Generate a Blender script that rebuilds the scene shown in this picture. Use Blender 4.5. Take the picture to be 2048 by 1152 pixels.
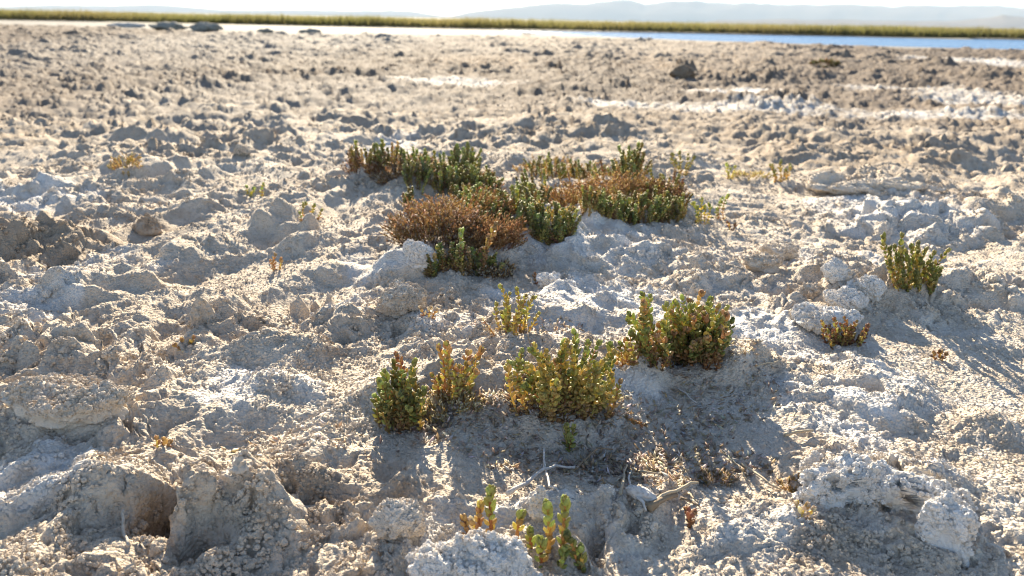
import bpy, math, random
import numpy as np
from mathutils import Vector, Matrix

for o in list(bpy.data.objects):
    bpy.data.objects.remove(o)
S = bpy.context.scene
COL = S.collection
R = math.radians
random.seed(4)
rng = np.random.default_rng(7)

# ------------------------------------------------------------------ camera
CAM_H, PITCH, ROLL, FPX = 0.50, 18.5, 1.07, 1607.0
cam = bpy.data.cameras.new('camera')
cam.sensor_width = 36.0
cam.lens = 36.0 * FPX / 2048.0
cam.clip_start, cam.clip_end = 0.02, 40000
cam.dof.use_dof = True
cam.dof.focus_distance = 1.02
cam.dof.aperture_fstop = (cam.lens / 1000.0) / 0.0040
camo = bpy.data.objects.new('camera', cam)
COL.objects.link(camo)
camo.matrix_world = (Matrix.Translation((0, 0, CAM_H)) @ Matrix.Rotation(R(90 - PITCH), 4, 'X')
                     @ Matrix.Rotation(R(ROLL), 4, 'Z'))
S.camera = camo
CM = camo.matrix_world.to_3x3()

# ------------------------------------------------------------------ sky, sun, exposure
SUN_EL, SUN_AZ = 21.5, -9.0            # azimuth measured from +Y towards +X
w = bpy.data.worlds.new('World')
S.world = w
w.use_nodes = True
nt = w.node_tree
sky = nt.nodes.new('ShaderNodeTexSky')
sky.sky_type = 'NISHITA'
sky.sun_disc = False
sky.sun_elevation = R(SUN_EL)
sky.sun_rotation = R(SUN_AZ)
sky.altitude = 2300
sky.air_density = 1.0
sky.dust_density = 1.2
sky.ozone_density = 1.0
bg = nt.nodes['Background']
bg.inputs['Strength'].default_value = 0.076
nt.links.new(sky.outputs['Color'], bg.inputs['Color'])
sl = bpy.data.lights.new('sun', 'SUN')
sl.energy = 5.0
sl.angle = R(0.5)
sl.color = (1.0, 0.87, 0.66)
so = bpy.data.objects.new('sun', sl)
COL.objects.link(so)
sd = Vector((math.sin(R(SUN_AZ)) * math.cos(R(SUN_EL)), math.cos(R(SUN_AZ)) * math.cos(R(SUN_EL)), math.sin(R(SUN_EL))))
so.rotation_euler = sd.to_track_quat('Z', 'Y').to_euler()
vs = S.view_settings
vs.view_transform = 'Standard'
vs.look = 'None'
vs.gamma = 1.0
vs.use_curve_mapping = False
vs.exposure = 1.93
S.cycles.use_denoising = True
S.cycles.denoiser = 'OPENIMAGEDENOISE'
S.cycles.denoising_prefilter = 'ACCURATE'
S.cycles.filter_width = 1.0
S.cycles.max_bounces = 6
S.cycles.volume_bounces = 0
S.cycles.transparent_max_bounces = 8

# ------------------------------------------------------------------ numpy noise
def h32(ix, iy, seed):
    h = (ix.astype(np.uint32) * np.uint32(374761393) + iy.astype(np.uint32) * np.uint32(668265263)
         + np.uint32((seed * 2246822519) & 0xffffffff))
    h = (h ^ (h >> np.uint32(13))) * np.uint32(1274126177)
    h = (h ^ (h >> np.uint32(15))) * np.uint32(2246822519)
    return h ^ (h >> np.uint32(16))

def u01(h, k):
    return ((h >> np.uint32(8 * k)) & np.uint32(255)).astype(np.float32) / 255.0

def vnoise(x, y, seed):
    fx, fy = np.floor(x), np.floor(y)
    ix, iy = fx.astype(np.int64), fy.astype(np.int64)
    tx, ty = (x - fx).astype(np.float32), (y - fy).astype(np.float32)
    def g(a, b):
        h = h32(ix + a, iy + b, seed)
        an = u01(h, 0) * 6.2832
        return np.cos(an) * (tx - a) + np.sin(an) * (ty - b)
    sx = tx * tx * tx * (tx * (tx * 6 - 15) + 10)
    sy = ty * ty * ty * (ty * (ty * 6 - 15) + 10)
    a = g(0, 0) * (1 - sx) + g(1, 0) * sx
    b = g(0, 1) * (1 - sx) + g(1, 1) * sx
    return (a * (1 - sy) + b * sy) * 1.5

def fbm(x, y, seed, n=3):
    v, a = 0.0, 1.0
    for i in range(n):
        v = v + a * vnoise(x, y, seed + i * 17)
        x, y, a = x * 2.03 + 5.1, y * 2.03 - 3.7, a * 0.5
    return v

def bumps(x, y, cell, seed, rmin=0.35, rmax=0.8, power=0.5, miss=0.0):
    """union of rounded lumps, about one per cell; values 0..1"""
    x, y = x / cell, y / cell
    fx, fy = np.floor(x), np.floor(y)
    ix, iy = fx.astype(np.int64), fy.astype(np.int64)
    tx, ty = (x - fx).astype(np.float32), (y - fy).astype(np.float32)
    out = np.zeros_like(tx)
    for a in (-1, 0, 1):
        for b in (-1, 0, 1):
            h = h32(ix + a, iy + b, seed)
            dx = tx - a - u01(h, 0)
            dy = ty - b - u01(h, 1)
            k = u01(h, 2)
            r = rmin + (rmax - rmin) * k
            d = np.clip(1 - (dx * dx + dy * dy) / (r * r), 0, 1)
            p = u01(h, 3)
            out = np.maximum(out, d ** power * np.where(p < miss, 0, 0.35 + 0.65 * p) * (0.5 + 0.5 * k))
    return out

def sstep(a, b, v):
    t = np.clip((v - a) / (b - a), 0, 1)
    return t * t * (3 - 2 * t)

# ------------------------------------------------------------------ pixels to ground
def ray(px, py):
    d = CM @ Vector(((px - 1024) / FPX, (576 - py) / FPX, -1.0))
    return d

def at0(px, py, z=0.0):
    d = ray(px, py)
    t = (z - CAM_H) / d.z
    return np.array((d.x * t, d.y * t))

def mpp(px, py):
    """metres per photo pixel at the ground there"""
    p = at0(px, py)
    return math.sqrt(p[0] ** 2 + p[1] ** 2 + CAM_H ** 2) / FPX

# terrain features: kind, photo pixel of the foot, width px, height px, depth/width ratio
FEAT = [
    # the rise that carries the near bushes
    ('dome', 1060, 915, 640, 92, 0.62), ('dome', 1370, 775, 340, 84, 0.65), ('dome', 860, 870, 270, 56, 0.6), ('plateau', 1305, 805, 120, 60, 0.6),
    # plateau behind them with a steep white front
    ('plateau', 1140, 695, 340, 62, 0.5),
    # rises under the mats
    ('dome', 1120, 562, 520, 86, 0.6), ('dome', 1230, 470, 480, 48, 0.7), ('dome', 850, 420, 420, 45, 0.6),
    ('dome', 880, 560, 220, 30, 0.6),
    # lumps on the left
    ('plateau', 570, 500, 125, 78, 0.7), ('plateau', 190, 640, 260, 86, 0.5), ('plateau', 440, 660, 150, 42, 0.6),
    ('spike', 598, 650, 42, 50, 1.0), ('spike', 652, 632, 32, 32, 1.0), ('spike', 405, 690, 46, 46, 1.0),
    ('spike', 625, 632, 26, 20, 1.0), ('spike', 330, 800, 60, 34, 1.0), ('spike', 235, 770, 36, 38, 1.0),
    ('dome', 330, 880, 190, 52, 0.7), ('dome', 190, 800, 190, 46, 0.6), ('dome', 560, 760, 260, 34, 0.4),
    ('dome', 780, 590, 150, 56, 0.6), ('plateau', 730, 695, 120, 36, 0.6), ('plateau', 860, 690, 130, 20, 0.5),
    ('dome', 610, 540, 200, 30, 0.5), ('plateau', 670, 580, 110, 30, 0.6),
    ('dome', 120, 930, 220, 44, 0.6), ('plateau', 290, 380, 160, 34, 0.6), ('plateau', 60, 420, 200, 34, 0.5),
    ('plateau', 300, 300, 180, 34, 0.5), ('dome', 80, 540, 220, 60, 0.6), ('dome', 380, 560, 260, 34, 0.5),
    ('dome', 520, 870, 300, 30, 0.4), ('dome', 620, 830, 120, 26, 0.6),
    # bottom left: a crumbly mound over a dark hollow
    ('dome', 450, 1140, 300, 76, 0.5), ('plateau', 480, 1060, 90, 34, .7), ('plateau', 400, 1050, 80, 40, .6), ('plateau', 560, 1100, 90, 34, .6), ('plateau', 250, 1060, 90, 30, .6), ('plateau', 640, 1010, 110, 26, .5), ('plateau', 90, 985, 110, 34, .6), ('plateau', 200, 990, 100, 30, .6), ('dome', 190, 1090, 260, 40, 0.5), ('pit', 318, 1080, 74, 84, 0.9), ('pit', 350, 1040, 50, 40, 0.9),
    ('pit', 400, 1165, 130, 80, 0.6), ('dome', 680, 1060, 300, 40, 0.5), ('pit', 790, 1010, 80, 26, 0.8),
    # crust in front
    ('plateau', 1060, 1088, 300, 36, 0.34), ('plateau', 1250, 1110, 190, 46, 0.55), ('pit', 1190, 1112, 50, 30, 0.8), ('pit', 1262, 1105, 46, 26, .8),
    ('dome', 840, 1030, 150, 34, 0.6), ('plateau', 900, 985, 180, 14, 0.5), ('pit', 1255, 985, 420, 16, 0.4),
    # right
    ('plateau', 1730, 850, 250, 44, 0.6), ('dome', 1500, 830, 300, 20, 0.6), ('dome', 1700, 625, 260, 62, 0.6),
    ('dome', 1830, 500, 300, 56, 0.6), ('dome', 1760, 1060, 360, 40, 0.5), ('dome', 1960, 900, 160, 36, 0.6),
    ('pit', 1850, 1085, 130, 90, 0.5), ('pit', 1700, 1010, 80, 50, .5), ('pit', 1735, 812, 40, 40, .8), ('dome', 1500, 1130, 260, 34, 0.6), ('dome', 1640, 1150, 200, 30, 0.6),
    ('dome', 1870, 620, 200, 36, 0.6), ('dome', 2010, 640, 140, 40, 0.6), ('dome', 1400, 560, 180, 26, 0.6),
    ('dome', 1740, 395, 360, 24, 0.4), ('dome', 1980, 460, 160, 44, 0.6), ('dome', 1890, 345, 160, 34, 0.6),
    # far lumps
    ('spike', 1365, 160, 70, 36, 1.0), ('dome', 960, 152, 170, 26, 0.6), ('dome', 1080, 270, 170, 34, 0.5),
    ('dome', 1500, 175, 420, 18, 0.5), ('dome', 1990, 165, 200, 22, 0.5), ('dome', 760, 265, 260, 24, 0.5),
    ('dome', 1200, 290, 240, 22, 0.5), ('dome', 1620, 300, 300, 22, 0.5), ('dome', 420, 230, 260, 16, 0.5),
]
feats = []
for kind, px, py, wd, hg, dr in FEAT:
    m = mpp(px, py)
    a = wd * m / 2
    b = a * dr * 1.6
    c = at0(px, py)
    ln = math.hypot(*c)
    c = c * (1 + b / ln)
    dep = math.atan2(CAM_H, ln)
    k = {'dome': .55, 'plateau': .52, 'spike': .8, 'pit': 1.0}[kind]
    feats.append((kind, c[0], c[1], a, b, k * hg * m / math.cos(dep)))

# white salt / brown soil / litter patches: px, py, width px, height px, strength
WHITE = [(40, 1030, 230, 190, 1), (500, 815, 320, 70, .55), (560, 790, 180, 40, .5), (1310, 790, 220, 140, .8), (1060, 850, 420, 110, .35), (1200, 690, 500, 80, .6),
         (1570, 690, 330, 130, .9), (1700, 800, 330, 110, .8), (1640, 870, 220, 110, .8), (1660, 540, 260, 80, .6),
         (1790, 450, 340, 110, .8), (1150, 620, 420, 90, .9), (1160, 520, 480, 110, .7), (840, 515, 130, 70, .9),
         (760, 330, 120, 120, .8), (30, 420, 330, 60, .7), (180, 560, 220, 90, .5), (780, 560, 200, 90, .6),
         (940, 1110, 280, 90, .8), (420, 1020, 170, 120, .7), (1500, 222, 520, 26, .6), (1230, 215, 170, 26, .7),
         (1880, 240, 420, 20, .65), (1800, 185, 240, 16, .6), (1470, 195, 200, 16, .9), (900, 170, 300, 20, .7),
         (1960, 130, 200, 20, .8), (680, 640, 220, 80, .5), (1760, 960, 330, 110, .7), (1560, 1090, 300, 90, .5),
         (60, 640, 160, 120, .6), (1080, 1060, 360, 60, .6), (900, 660, 200, 80, .6), (1980, 210, 240, 40, .6)]
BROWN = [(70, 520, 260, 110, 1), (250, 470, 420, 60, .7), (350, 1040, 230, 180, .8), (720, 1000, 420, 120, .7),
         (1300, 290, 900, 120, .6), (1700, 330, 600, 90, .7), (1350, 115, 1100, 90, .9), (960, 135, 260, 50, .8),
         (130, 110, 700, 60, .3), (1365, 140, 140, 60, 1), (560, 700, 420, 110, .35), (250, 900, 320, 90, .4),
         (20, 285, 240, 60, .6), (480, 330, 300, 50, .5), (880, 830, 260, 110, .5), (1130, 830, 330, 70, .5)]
LITTER = [(250, 115, 1100, 140, .9), (560, 210, 800, 110, .5), (1200, 100, 900, 50, .6), (1150, 890, 760, 170, 1), (1330, 950, 420, 90, .8), (880, 860, 260, 80, .9), (1450, 800, 260, 120, .5)]
SMOOTH = [(560, 600, 480, 130, .9), (520, 800, 560, 210, .85), (420, 910, 480, 90, .8), (1850, 720, 420, 170, .7), (1480, 530, 260, 80, .7),
          (640, 470, 220, 120, .7), (1150, 500, 420, 70, .6), (1960, 1000, 260, 160, .4), (1500, 400, 300, 70, .4)]
ROUGH = [(420, 1060, 760, 260, 1), (150, 900, 420, 160, .8), (60, 560, 320, 170, .9), (1740, 980, 460, 220, .8), (1720, 600, 320, 120, .9),
         (1250, 1090, 420, 120, .8), (300, 420, 420, 120, .7), (1830, 470, 380, 110, .8), (1120, 590, 420, 60, .7), (800, 620, 260, 130, .7)]
def patches(lst):
    out = []
    for px, py, wd, hg, s in lst:
        c = at0(px, py)
        n, f = at0(px, min(py + hg / 2, 1400)), at0(px, max(py - hg / 2, 48))
        out.append((c[0], (n[1] + f[1]) / 2, wd * mpp(px, py) / 2, abs(f[1] - n[1]) / 2, s))
    return out
PW, PB, PL, PS = patches(WHITE), patches(BROWN), patches(LITTER), patches(SMOOTH)
PR = patches(ROUGH)
BA, BB = at0(530, 500), at0(170, 660)
BD = (BB - BA) / np.linalg.norm(BB - BA)

def field(lst, x, y):
    v = np.zeros_like(x)
    for cx, cy, a, b, s in lst:
        d = ((x - cx) / a) ** 2 + ((y - cy) / b) ** 2
        v = np.maximum(v, s * np.clip(1.25 - d, 0, 1))
    return v

# shore lines of the lagoon, as depth along y for a given x
SHX, SHY = zip(*[tuple(at0(*p)) for p in ((1005, 61.5), (1110, 69), (1374, 80), (1700, 90.5), (2048, 99.5))])
SHX = np.array(SHX + (SHX[-1] + 8, SHX[-1] + 60)); SHY = np.array(SHY + (SHY[-1] - 1.0, SHY[-1] - 2.0))
BANK = 41.5
def bank_y(x):
    return BANK + 0.5 * np.sin(x * 0.21) + 0.25 * np.sin(x * 0.83 + 1)
EDX, EDY = zip(*[tuple(at0(*p)) for p in ((-300, 44), (0, 50), (300, 59), (500, 66), (700, 70), (1000, 73), (1374, 84), (1700, 94), (2048, 103), (2300, 106))])
def crust_edge(x):
    return np.interp(x, EDX, EDY) + 0.5 * np.sin(x * 1.3) + 0.3 * np.sin(x * 3.1 + 2)

def in_water(x, y):
    near = np.interp(x, SHX, SHY, left=60)
    return sstep(0, 0.6, y - near) * (x > SHX[0])

def height(x, y, full=False):
    x = np.asarray(x, np.float32); y = np.asarray(y, np.float32)
    r = np.sqrt(x * x + y * y)
    crust = 1 - sstep(-1.6, 0.4, y - crust_edge(x))
    crust = np.where(r > 40, 0, crust)
    # warp so that no lump is a clean ellipse
    wx = 0.05 * fbm(x * 7, y * 7, 11, 2); wy = 0.05 * fbm(x * 7, y * 7, 23, 2)
    rough = np.clip(0.62 + 0.55 * fbm(x * 1.6, y * 1.6, 31, 2), 0.18 + .5 * np.clip((r - 1.3) / 3, 0, 1), 1.15)
    white = field(PW, x + wx * 1.2, y + wy * 1.2)
    white = np.maximum(white, .28 * (1 - sstep(1.7, 3.2, r)) * sstep(-.5, .3, x))
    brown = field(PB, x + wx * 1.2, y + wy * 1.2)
    litter = field(PL, x + wx, y + wy)
    rough = rough * (1 - 0.6 * litter * (r < 2.2))
    smooth = field(PS, x + wx * 2, y + wy * 2)
    rg = field(PR, x + wx * 2, y + wy * 2)
    rough = np.maximum(rough * (1 - .5 * smooth), .95 * rg)
    z = 0.022 * fbm(x * 0.9, y * 0.9, 3, 3)
    al, ac = x * BD[0] + y * BD[1], x * -BD[1] + y * BD[0]
    left = (1 - sstep(-.15, .25, x)) * (1 - sstep(2.2, 4, r))
    z = z + .030 * left * (1 - np.abs(vnoise(al * 1.3 + wx * 3, ac * 6.5, 19))) ** 2
    z = z * np.clip(0.3 + r * 0.35, 0, 1.6)
    brk = fbm(x * 13, y * 13, 97, 2)
    for kind, cx, cy, a, b, h in feats:
        k = 0.9 * min(1.0, a / 0.08)
        sel = np.nonzero((np.abs(x - cx) < a * 1.3 + .06) & (np.abs(y - cy) < b * 1.3 + .06))[0]
        if not len(sel):
            continue
        u = (x[sel] - cx + wx[sel] * k) / a; v = (y[sel] - cy + wy[sel] * k) / b
        d2 = u * u + v * v
        hm = h * (1 + .55 * brk[sel])
        if kind == 'dome':
            z[sel] += hm * np.clip(1 - d2 * 0.8, 0, 1) ** 1.3
        elif kind == 'plateau':
            z[sel] += hm * (1 - sstep(0.45, 1.15, np.sqrt(d2)))
        elif kind == 'spike':
            z[sel] += hm * np.clip(1 - np.sqrt(d2), 0, 1) ** 1.1
        elif kind == 'pit':
            z[sel] -= hm * (1 - sstep(0.25, 1.15, np.sqrt(d2) * (1 + .5 * brk[sel])))
    xw, yw = x + wx * 0.8, y + wy * 0.8
    far = np.clip((r - 1.3) / 3, 0, 1)
    far2 = np.clip((r - 4) / 8, 0, 1)
    patch = np.clip(0.55 + 1.1 * fbm(x * 3.1, y * 3.1, 35, 2), 0.05, 1.3) * (1 - .75 * smooth)
    patch = np.maximum(patch, 1.25 * rg)      # smooth sand next to broken crust
    mod = np.clip(.75 + .9 * fbm(x * .45, y * .8, 37, 2), .45, 1.3) * (1 - .65 * white * far)
    lump = bumps(xw, yw * 0.8, 0.40, 41, .25, .65, .8, .35) * (0.058 + .012 * far2) * far * mod
    q = vnoise(xw * 8, yw * 8, 42)
    lump = lump + (1 - np.abs(q)) ** 2 * 0.026 * (0.35 + far)                  # billowed ridges
    lump = lump + bumps(xw, yw, 0.13, 43, .35, .85, .6, .45 - .4 * far) * (0.020 + 0.024 * far + .010 * far2) * (1 - far + far * mod)
    x1 = xw + 0.018 * vnoise(x * 28, y * 28, 5); y1 = yw + 0.018 * vnoise(x * 28, y * 28, 6)
    lump = lump + bumps(x1, y1, 0.055, 47, .25, .7, .7, .4) * (0.019 + 0.018 * far) * np.maximum(patch, .6 * far)
    near = 1 - sstep(9, 16, r)
    x2 = xw + 0.008 * vnoise(x * 60, y * 60, 8); y2 = yw + 0.008 * vnoise(x * 60, y * 60, 9)
    lump = lump + bumps(x2, y2, 0.026, 53, .25, .7, .7, .35) * 0.0115 * near * (.2 + .8 * patch)
    lump = lump + 0.004 * vnoise(x * 30, y * 30, 54) * near
    near2 = 1 - sstep(3, 6, r)
    lump = lump + bumps(x2, y2, 0.0125, 59, .3, .75, .6, .3) * 0.0058 * near2 * (.4 + .6 * patch)
    near3 = 1 - sstep(1.6, 2.8, r)
    x3 = x2 + .002 * vnoise(x * 240, y * 240, 14); y3 = y2 + .002 * vnoise(x * 240, y * 240, 15)
    fine = bumps(x3, y3, 0.0058, 61, .3, .8, .6, .2) * 0.0030 * near3
    cav = (sstep(0.40, 0.62, vnoise(x * 42, y * 42, 77)) * 0.012 * near2 + sstep(0.36, 0.6, vnoise(x * 17, y * 17, 78)) * 0.018 * near) * patch
    comb = sstep(.12, .4, fbm(x * 4.3, y * 4.3, 83, 2)) * near2 * (1 - smooth) * (1 - litter)
    cav = cav + comb * bumps(x2, y2, .017, 85, .2, .5, .5, .3) * .011
    z = z + lump * rough + fine - cav * rough * (1 - litter)
    flat = 0.004 * fbm(x * 0.5, y * 0.5, 90, 2) - 0.09 * in_water(x, y)
    bank = sstep(-0.2, 0.35, y - bank_y(x))
    z = z * crust + flat * (1 - crust) * (1 - bank) + bank * 0.05
    if not full:
        return z
    plain = sstep(1.7, 6.0, r) * (1 - .4 * white)
    return z, white * crust, brown * crust, litter, crust, bank, rough, plain

def hz(x, y):
    return float(height(np.array([x]), np.array([y]))[0])

def at(px, py):
    """first terrain point seen through a photo pixel"""
    d = ray(px, py)
    hd = math.hypot(d.x, d.y)
    lo, hi = 0.35, 45.0
    for n in (110, 20, 16):
        ts = np.geomspace(lo, hi, n) / hd
        X, Y, Z = d.x * ts, d.y * ts, CAM_H + d.z * ts
        H = height(X, Y)
        below = np.nonzero(Z < H)[0]
        k = int(below[0]) if len(below) else n - 1
        lo, hi = ts[max(k - 1, 0)] * hd, ts[k] * hd
    return Vector((X[k], Y[k], float(H[k])))

# ------------------------------------------------------------------ small helpers
def tag(o, label=None, cat=None, group=None, kind=None):
    if label: o['label'] = label
    if cat: o['category'] = cat
    if group: o['group'] = group
    if kind: o['kind'] = kind
    return o

def link(name, me, parent=None, loc=None):
    o = bpy.data.objects.new(name, me)
    COL.objects.link(o)
    if parent: o.parent = parent
    if loc is not None: o.location = loc
    return o

def empty(name, loc):
    o = bpy.data.objects.new(name, None)
    o.empty_display_size = 0.02
    COL.objects.link(o)
    o.location = loc
    return o

def mesh_np(name, V, F, mat, attrs=None, smooth=True):
    """V n×3, F m×k (k = 3 or 4)"""
    V = np.asarray(V, np.float32); F = np.asarray(F, np.int32)
    me = bpy.data.meshes.new(name)
    k = F.shape[1]
    me.vertices.add(len(V)); me.vertices.foreach_set('co', V.ravel())
    me.loops.add(F.size); me.loops.foreach_set('vertex_index', F.ravel())
    me.polygons.add(len(F))
    me.polygons.foreach_set('loop_start', np.arange(0, F.size, k, dtype=np.int32))
    me.polygons.foreach_set('use_smooth', np.full(len(F), smooth))
    for n, (typ, arr) in (attrs or {}).items():
        a = me.attributes.new(n, typ, 'POINT')
        a.data.foreach_set('color' if typ == 'FLOAT_COLOR' else 'value' if typ == 'FLOAT' else 'vector', np.asarray(arr, np.float32).ravel())
    me.update(calc_edges=True)
    if mat: me.materials.append(mat)
    return me

# ------------------------------------------------------------------ materials
def new_mat(name):
    m = bpy.data.materials.new(name)
    m.use_nodes = True
    return m, m.node_tree, m.node_tree.nodes['Principled BSDF']

def N(nt, typ, **kw):
    n = nt.nodes.new('ShaderNode' + typ)
    for k, v in kw.items():
        if k in n.inputs: n.inputs[k].default_value = v
        else: setattr(n, k, v)
    return n

def mixc(nt, fac, a, b):
    m = nt.nodes.new('ShaderNodeMix'); m.data_type = 'RGBA'
    for sock, v in ((m.inputs[0], fac), (m.inputs[6], a), (m.inputs[7], b)):
        if isinstance(v, bpy.types.NodeSocket): nt.links.new(v, sock)
        elif isinstance(v, (int, float)): sock.default_value = v
        else: sock.default_value = (*v, 1)
    return m.outputs[2]

def math_(nt, op, a, b=0.0, clamp=False):
    m = nt.nodes.new('ShaderNodeMath'); m.operation = op; m.use_clamp = clamp
    for sock, v in ((m.inputs[0], a), (m.inputs[1], b)):
        if isinstance(v, bpy.types.NodeSocket): nt.links.new(v, sock)
        else: sock.default_value = v
    return m.outputs[0]

def ramp(nt, v, lo, hi):
    m = nt.nodes.new('ShaderNodeMapRange')
    nt.links.new(v, m.inputs[0]); m.inputs[1].default_value = lo; m.inputs[2].default_value = hi
    return m.outputs[0]

SAND, SANDD = (0.57, 0.485, 0.385), (0.46, 0.375, 0.285)
PLAIN = (0.180, 0.140, 0.106)
SALT, SOIL, ASH = (0.66, 0.63, 0.59), (0.30, 0.225, 0.155), (0.44, 0.41, 0.36)

def salt_colour(nt, atype):
    """shared colour recipe of the crust and its crumbs"""
    L = nt.links.new
    geo = N(nt, 'NewGeometry').outputs['Position']
    def noise(sc, det=4, rough=.55):
        n = N(nt, 'TexNoise', Scale=sc, Detail=det, Roughness=rough); L(geo, n.inputs['Vector']); return n.outputs['Fac']
    def attr(nm):
        a = N(nt, 'Attribute', attribute_name=nm, attribute_type=atype); return a.outputs['Fac']
    c = mixc(nt, ramp(nt, noise(5), .38, .62), SAND, SANDD)
    c = mixc(nt, math_(nt, 'MULTIPLY', ramp(nt, noise(34), .45, .7), .55), c, (0.56, 0.49, 0.40))
    c = mixc(nt, math_(nt, 'MULTIPLY', ramp(nt, noise(120, 3), .5, .72), .5), c, SOIL)
    pf = math_(nt, 'MULTIPLY', attr('plain'), ramp(nt, math_(nt, 'ADD', noise(2.2), math_(nt, 'MULTIPLY', attr('plain'), .35)), .42, .72))
    c = mixc(nt, pf, c, PLAIN)
    wf = math_(nt, 'ADD', attr('white'), math_(nt, 'MULTIPLY', math_(nt, 'SUBTRACT', noise(22), .5), 2.2))
    wf = math_(nt, 'MULTIPLY', ramp(nt, wf, .15, 1.15), ramp(nt, attr('white'), .02, .4))
    c = mixc(nt, wf, c, SALT)
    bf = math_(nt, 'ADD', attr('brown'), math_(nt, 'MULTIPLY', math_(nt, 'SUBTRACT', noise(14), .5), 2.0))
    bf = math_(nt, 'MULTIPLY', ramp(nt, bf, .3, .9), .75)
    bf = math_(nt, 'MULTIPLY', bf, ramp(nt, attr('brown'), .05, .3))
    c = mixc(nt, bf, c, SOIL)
    lf = math_(nt, 'MULTIPLY', attr('litter'), ramp(nt, noise(160, 2), .35, .6))
    c = mixc(nt, math_(nt, 'MULTIPLY', lf, .7), c, ASH)
    return c, geo, noise, attr

m_ground, nt, bs = new_mat('salt_crust')
c, geo, noise, attr = salt_colour(nt, 'GEOMETRY')
mud = mixc(nt, ramp(nt, noise(.6), .35, .65), (0.25, 0.232, 0.205), (0.21, 0.192, 0.168))
c = mixc(nt, attr('crust'), mud, c)
c = mixc(nt, attr('bank'), c, (0.10, 0.085, 0.03))
nt.links.new(c, bs.inputs['Base Color'])
bs.inputs['Roughness'].default_value = 0.9
bs.inputs['Specular IOR Level'].default_value = 0.15
b1 = N(nt, 'Bump', Strength=0.75, Distance=0.004)
nt.links.new(noise(260, 5, .65), b1.inputs['Height'])
b2 = N(nt, 'Bump', Strength=0.8, Distance=0.003)
vo = N(nt, 'TexVoronoi', Scale=230.0); nt.links.new(geo, vo.inputs['Vector'])
nt.links.new(math_(nt, 'MULTIPLY', vo.outputs['Distance'], -1.0), b2.inputs['Height'])
nt.links.new(b1.outputs[0], b2.inputs['Normal'])
nt.links.new(b2.outputs[0], bs.inputs['Normal'])

m_crumb, nt, bs = new_mat('salt_crumb')
c, geo, noise, attr = salt_colour(nt, 'INSTANCER')
nt.links.new(c, bs.inputs['Base Color'])
bs.inputs['Roughness'].default_value = 0.9
bs.inputs['Specular IOR Level'].default_value = 0.15
b1 = N(nt, 'Bump', Strength=0.6, Distance=0.003)
nt.links.new(noise(380, 4, .65), b1.inputs['Height'])
nt.links.new(b1.outputs[0], bs.inputs['Normal'])

def clod_material(name, c0, c1, c2):
    m, nt, bs = new_mat(name)
    tc = N(nt, 'TexCoord').outputs['Object']
    geo = N(nt, 'NewGeometry').outputs['Position']
    def noise(sc, det=4):
        n = N(nt, 'TexNoise', Scale=sc, Detail=det, Roughness=.6); nt.links.new(geo, n.inputs['Vector']); return n.outputs['Fac']
    c = mixc(nt, ramp(nt, noise(16), .4, .62), c0, c1)
    c = mixc(nt, math_(nt, 'MULTIPLY', ramp(nt, noise(90), .56, .7), .8), c, c2)
    nt.links.new(c, bs.inputs['Base Color'])
    bs.inputs['Roughness'].default_value = 0.9
    bs.inputs['Specular IOR Level'].default_value = 0.15
    b1 = N(nt, 'Bump', Strength=0.8, Distance=0.004)
    nt.links.new(noise(280, 5), b1.inputs['Height'])
    nt.links.new(b1.outputs[0], bs.inputs['Normal'])
    return m
M_CLOD = {'white': clod_material('white_salt', SALT, (0.62, 0.58, 0.52), (0.34, 0.26, 0.18)),
          'sand': clod_material('sandy_salt', SAND, (0.56, 0.50, 0.42), SANDD),
          'brown': clod_material('brown_salt', SOIL, SANDD, (0.46, 0.38, 0.29)),
          'grey': clod_material('grey_salt', (0.40, 0.38, 0.35), (0.50, 0.46, 0.41), (0.28, 0.25, 0.20)),
          'earth': clod_material('brown_earth', (0.17, 0.12, 0.08), (0.21, 0.16, 0.11), (0.26, 0.2, 0.14)),
          'dark': clod_material('dark_earth', (0.20, 0.20, 0.17), (0.27, 0.25, 0.21), (0.34, 0.31, 0.26))}

def leaf_material(name, rough, trans):
    m, nt, bs = new_mat(name)
    a = N(nt, 'Attribute', attribute_name='col', attribute_type='GEOMETRY').outputs['Color']
    oi = N(nt, 'ObjectInfo').outputs['Random']
    hsv = N(nt, 'HueSaturation')
    nt.links.new(a, hsv.inputs['Color'])
    nt.links.new(math_(nt, 'ADD', math_(nt, 'MULTIPLY', oi, .05), .475), hsv.inputs['Hue'])
    nt.links.new(math_(nt, 'ADD', math_(nt, 'MULTIPLY', oi, .5), .75), hsv.inputs['Value'])
    col = hsv.outputs['Color']
    nt.links.new(col, bs.inputs['Base Color'])
    bs.inputs['Roughness'].default_value = rough
    bs.inputs['Specular IOR Level'].default_value = 0.3
    tr = N(nt, 'BsdfTranslucent')
    hs2 = N(nt, 'HueSaturation', Value=1.6, Saturation=1.0)
    nt.links.new(col, hs2.inputs['Color']); nt.links.new(hs2.outputs[0], tr.inputs['Color'])
    mx = N(nt, 'MixShader', Fac=trans)
    nt.links.new(bs.outputs[0], mx.inputs[1]); nt.links.new(tr.outputs[0], mx.inputs[2])
    nt.links.new(mx.outputs[0], nt.nodes['Material Output'].inputs['Surface'])
    return m
m_leaf = leaf_material('succulent_leaf', .5, .5)
m_dry = leaf_material('dry_plant', .8, .45)
m_grass = leaf_material('marsh_grass', .7, .45)

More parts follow.
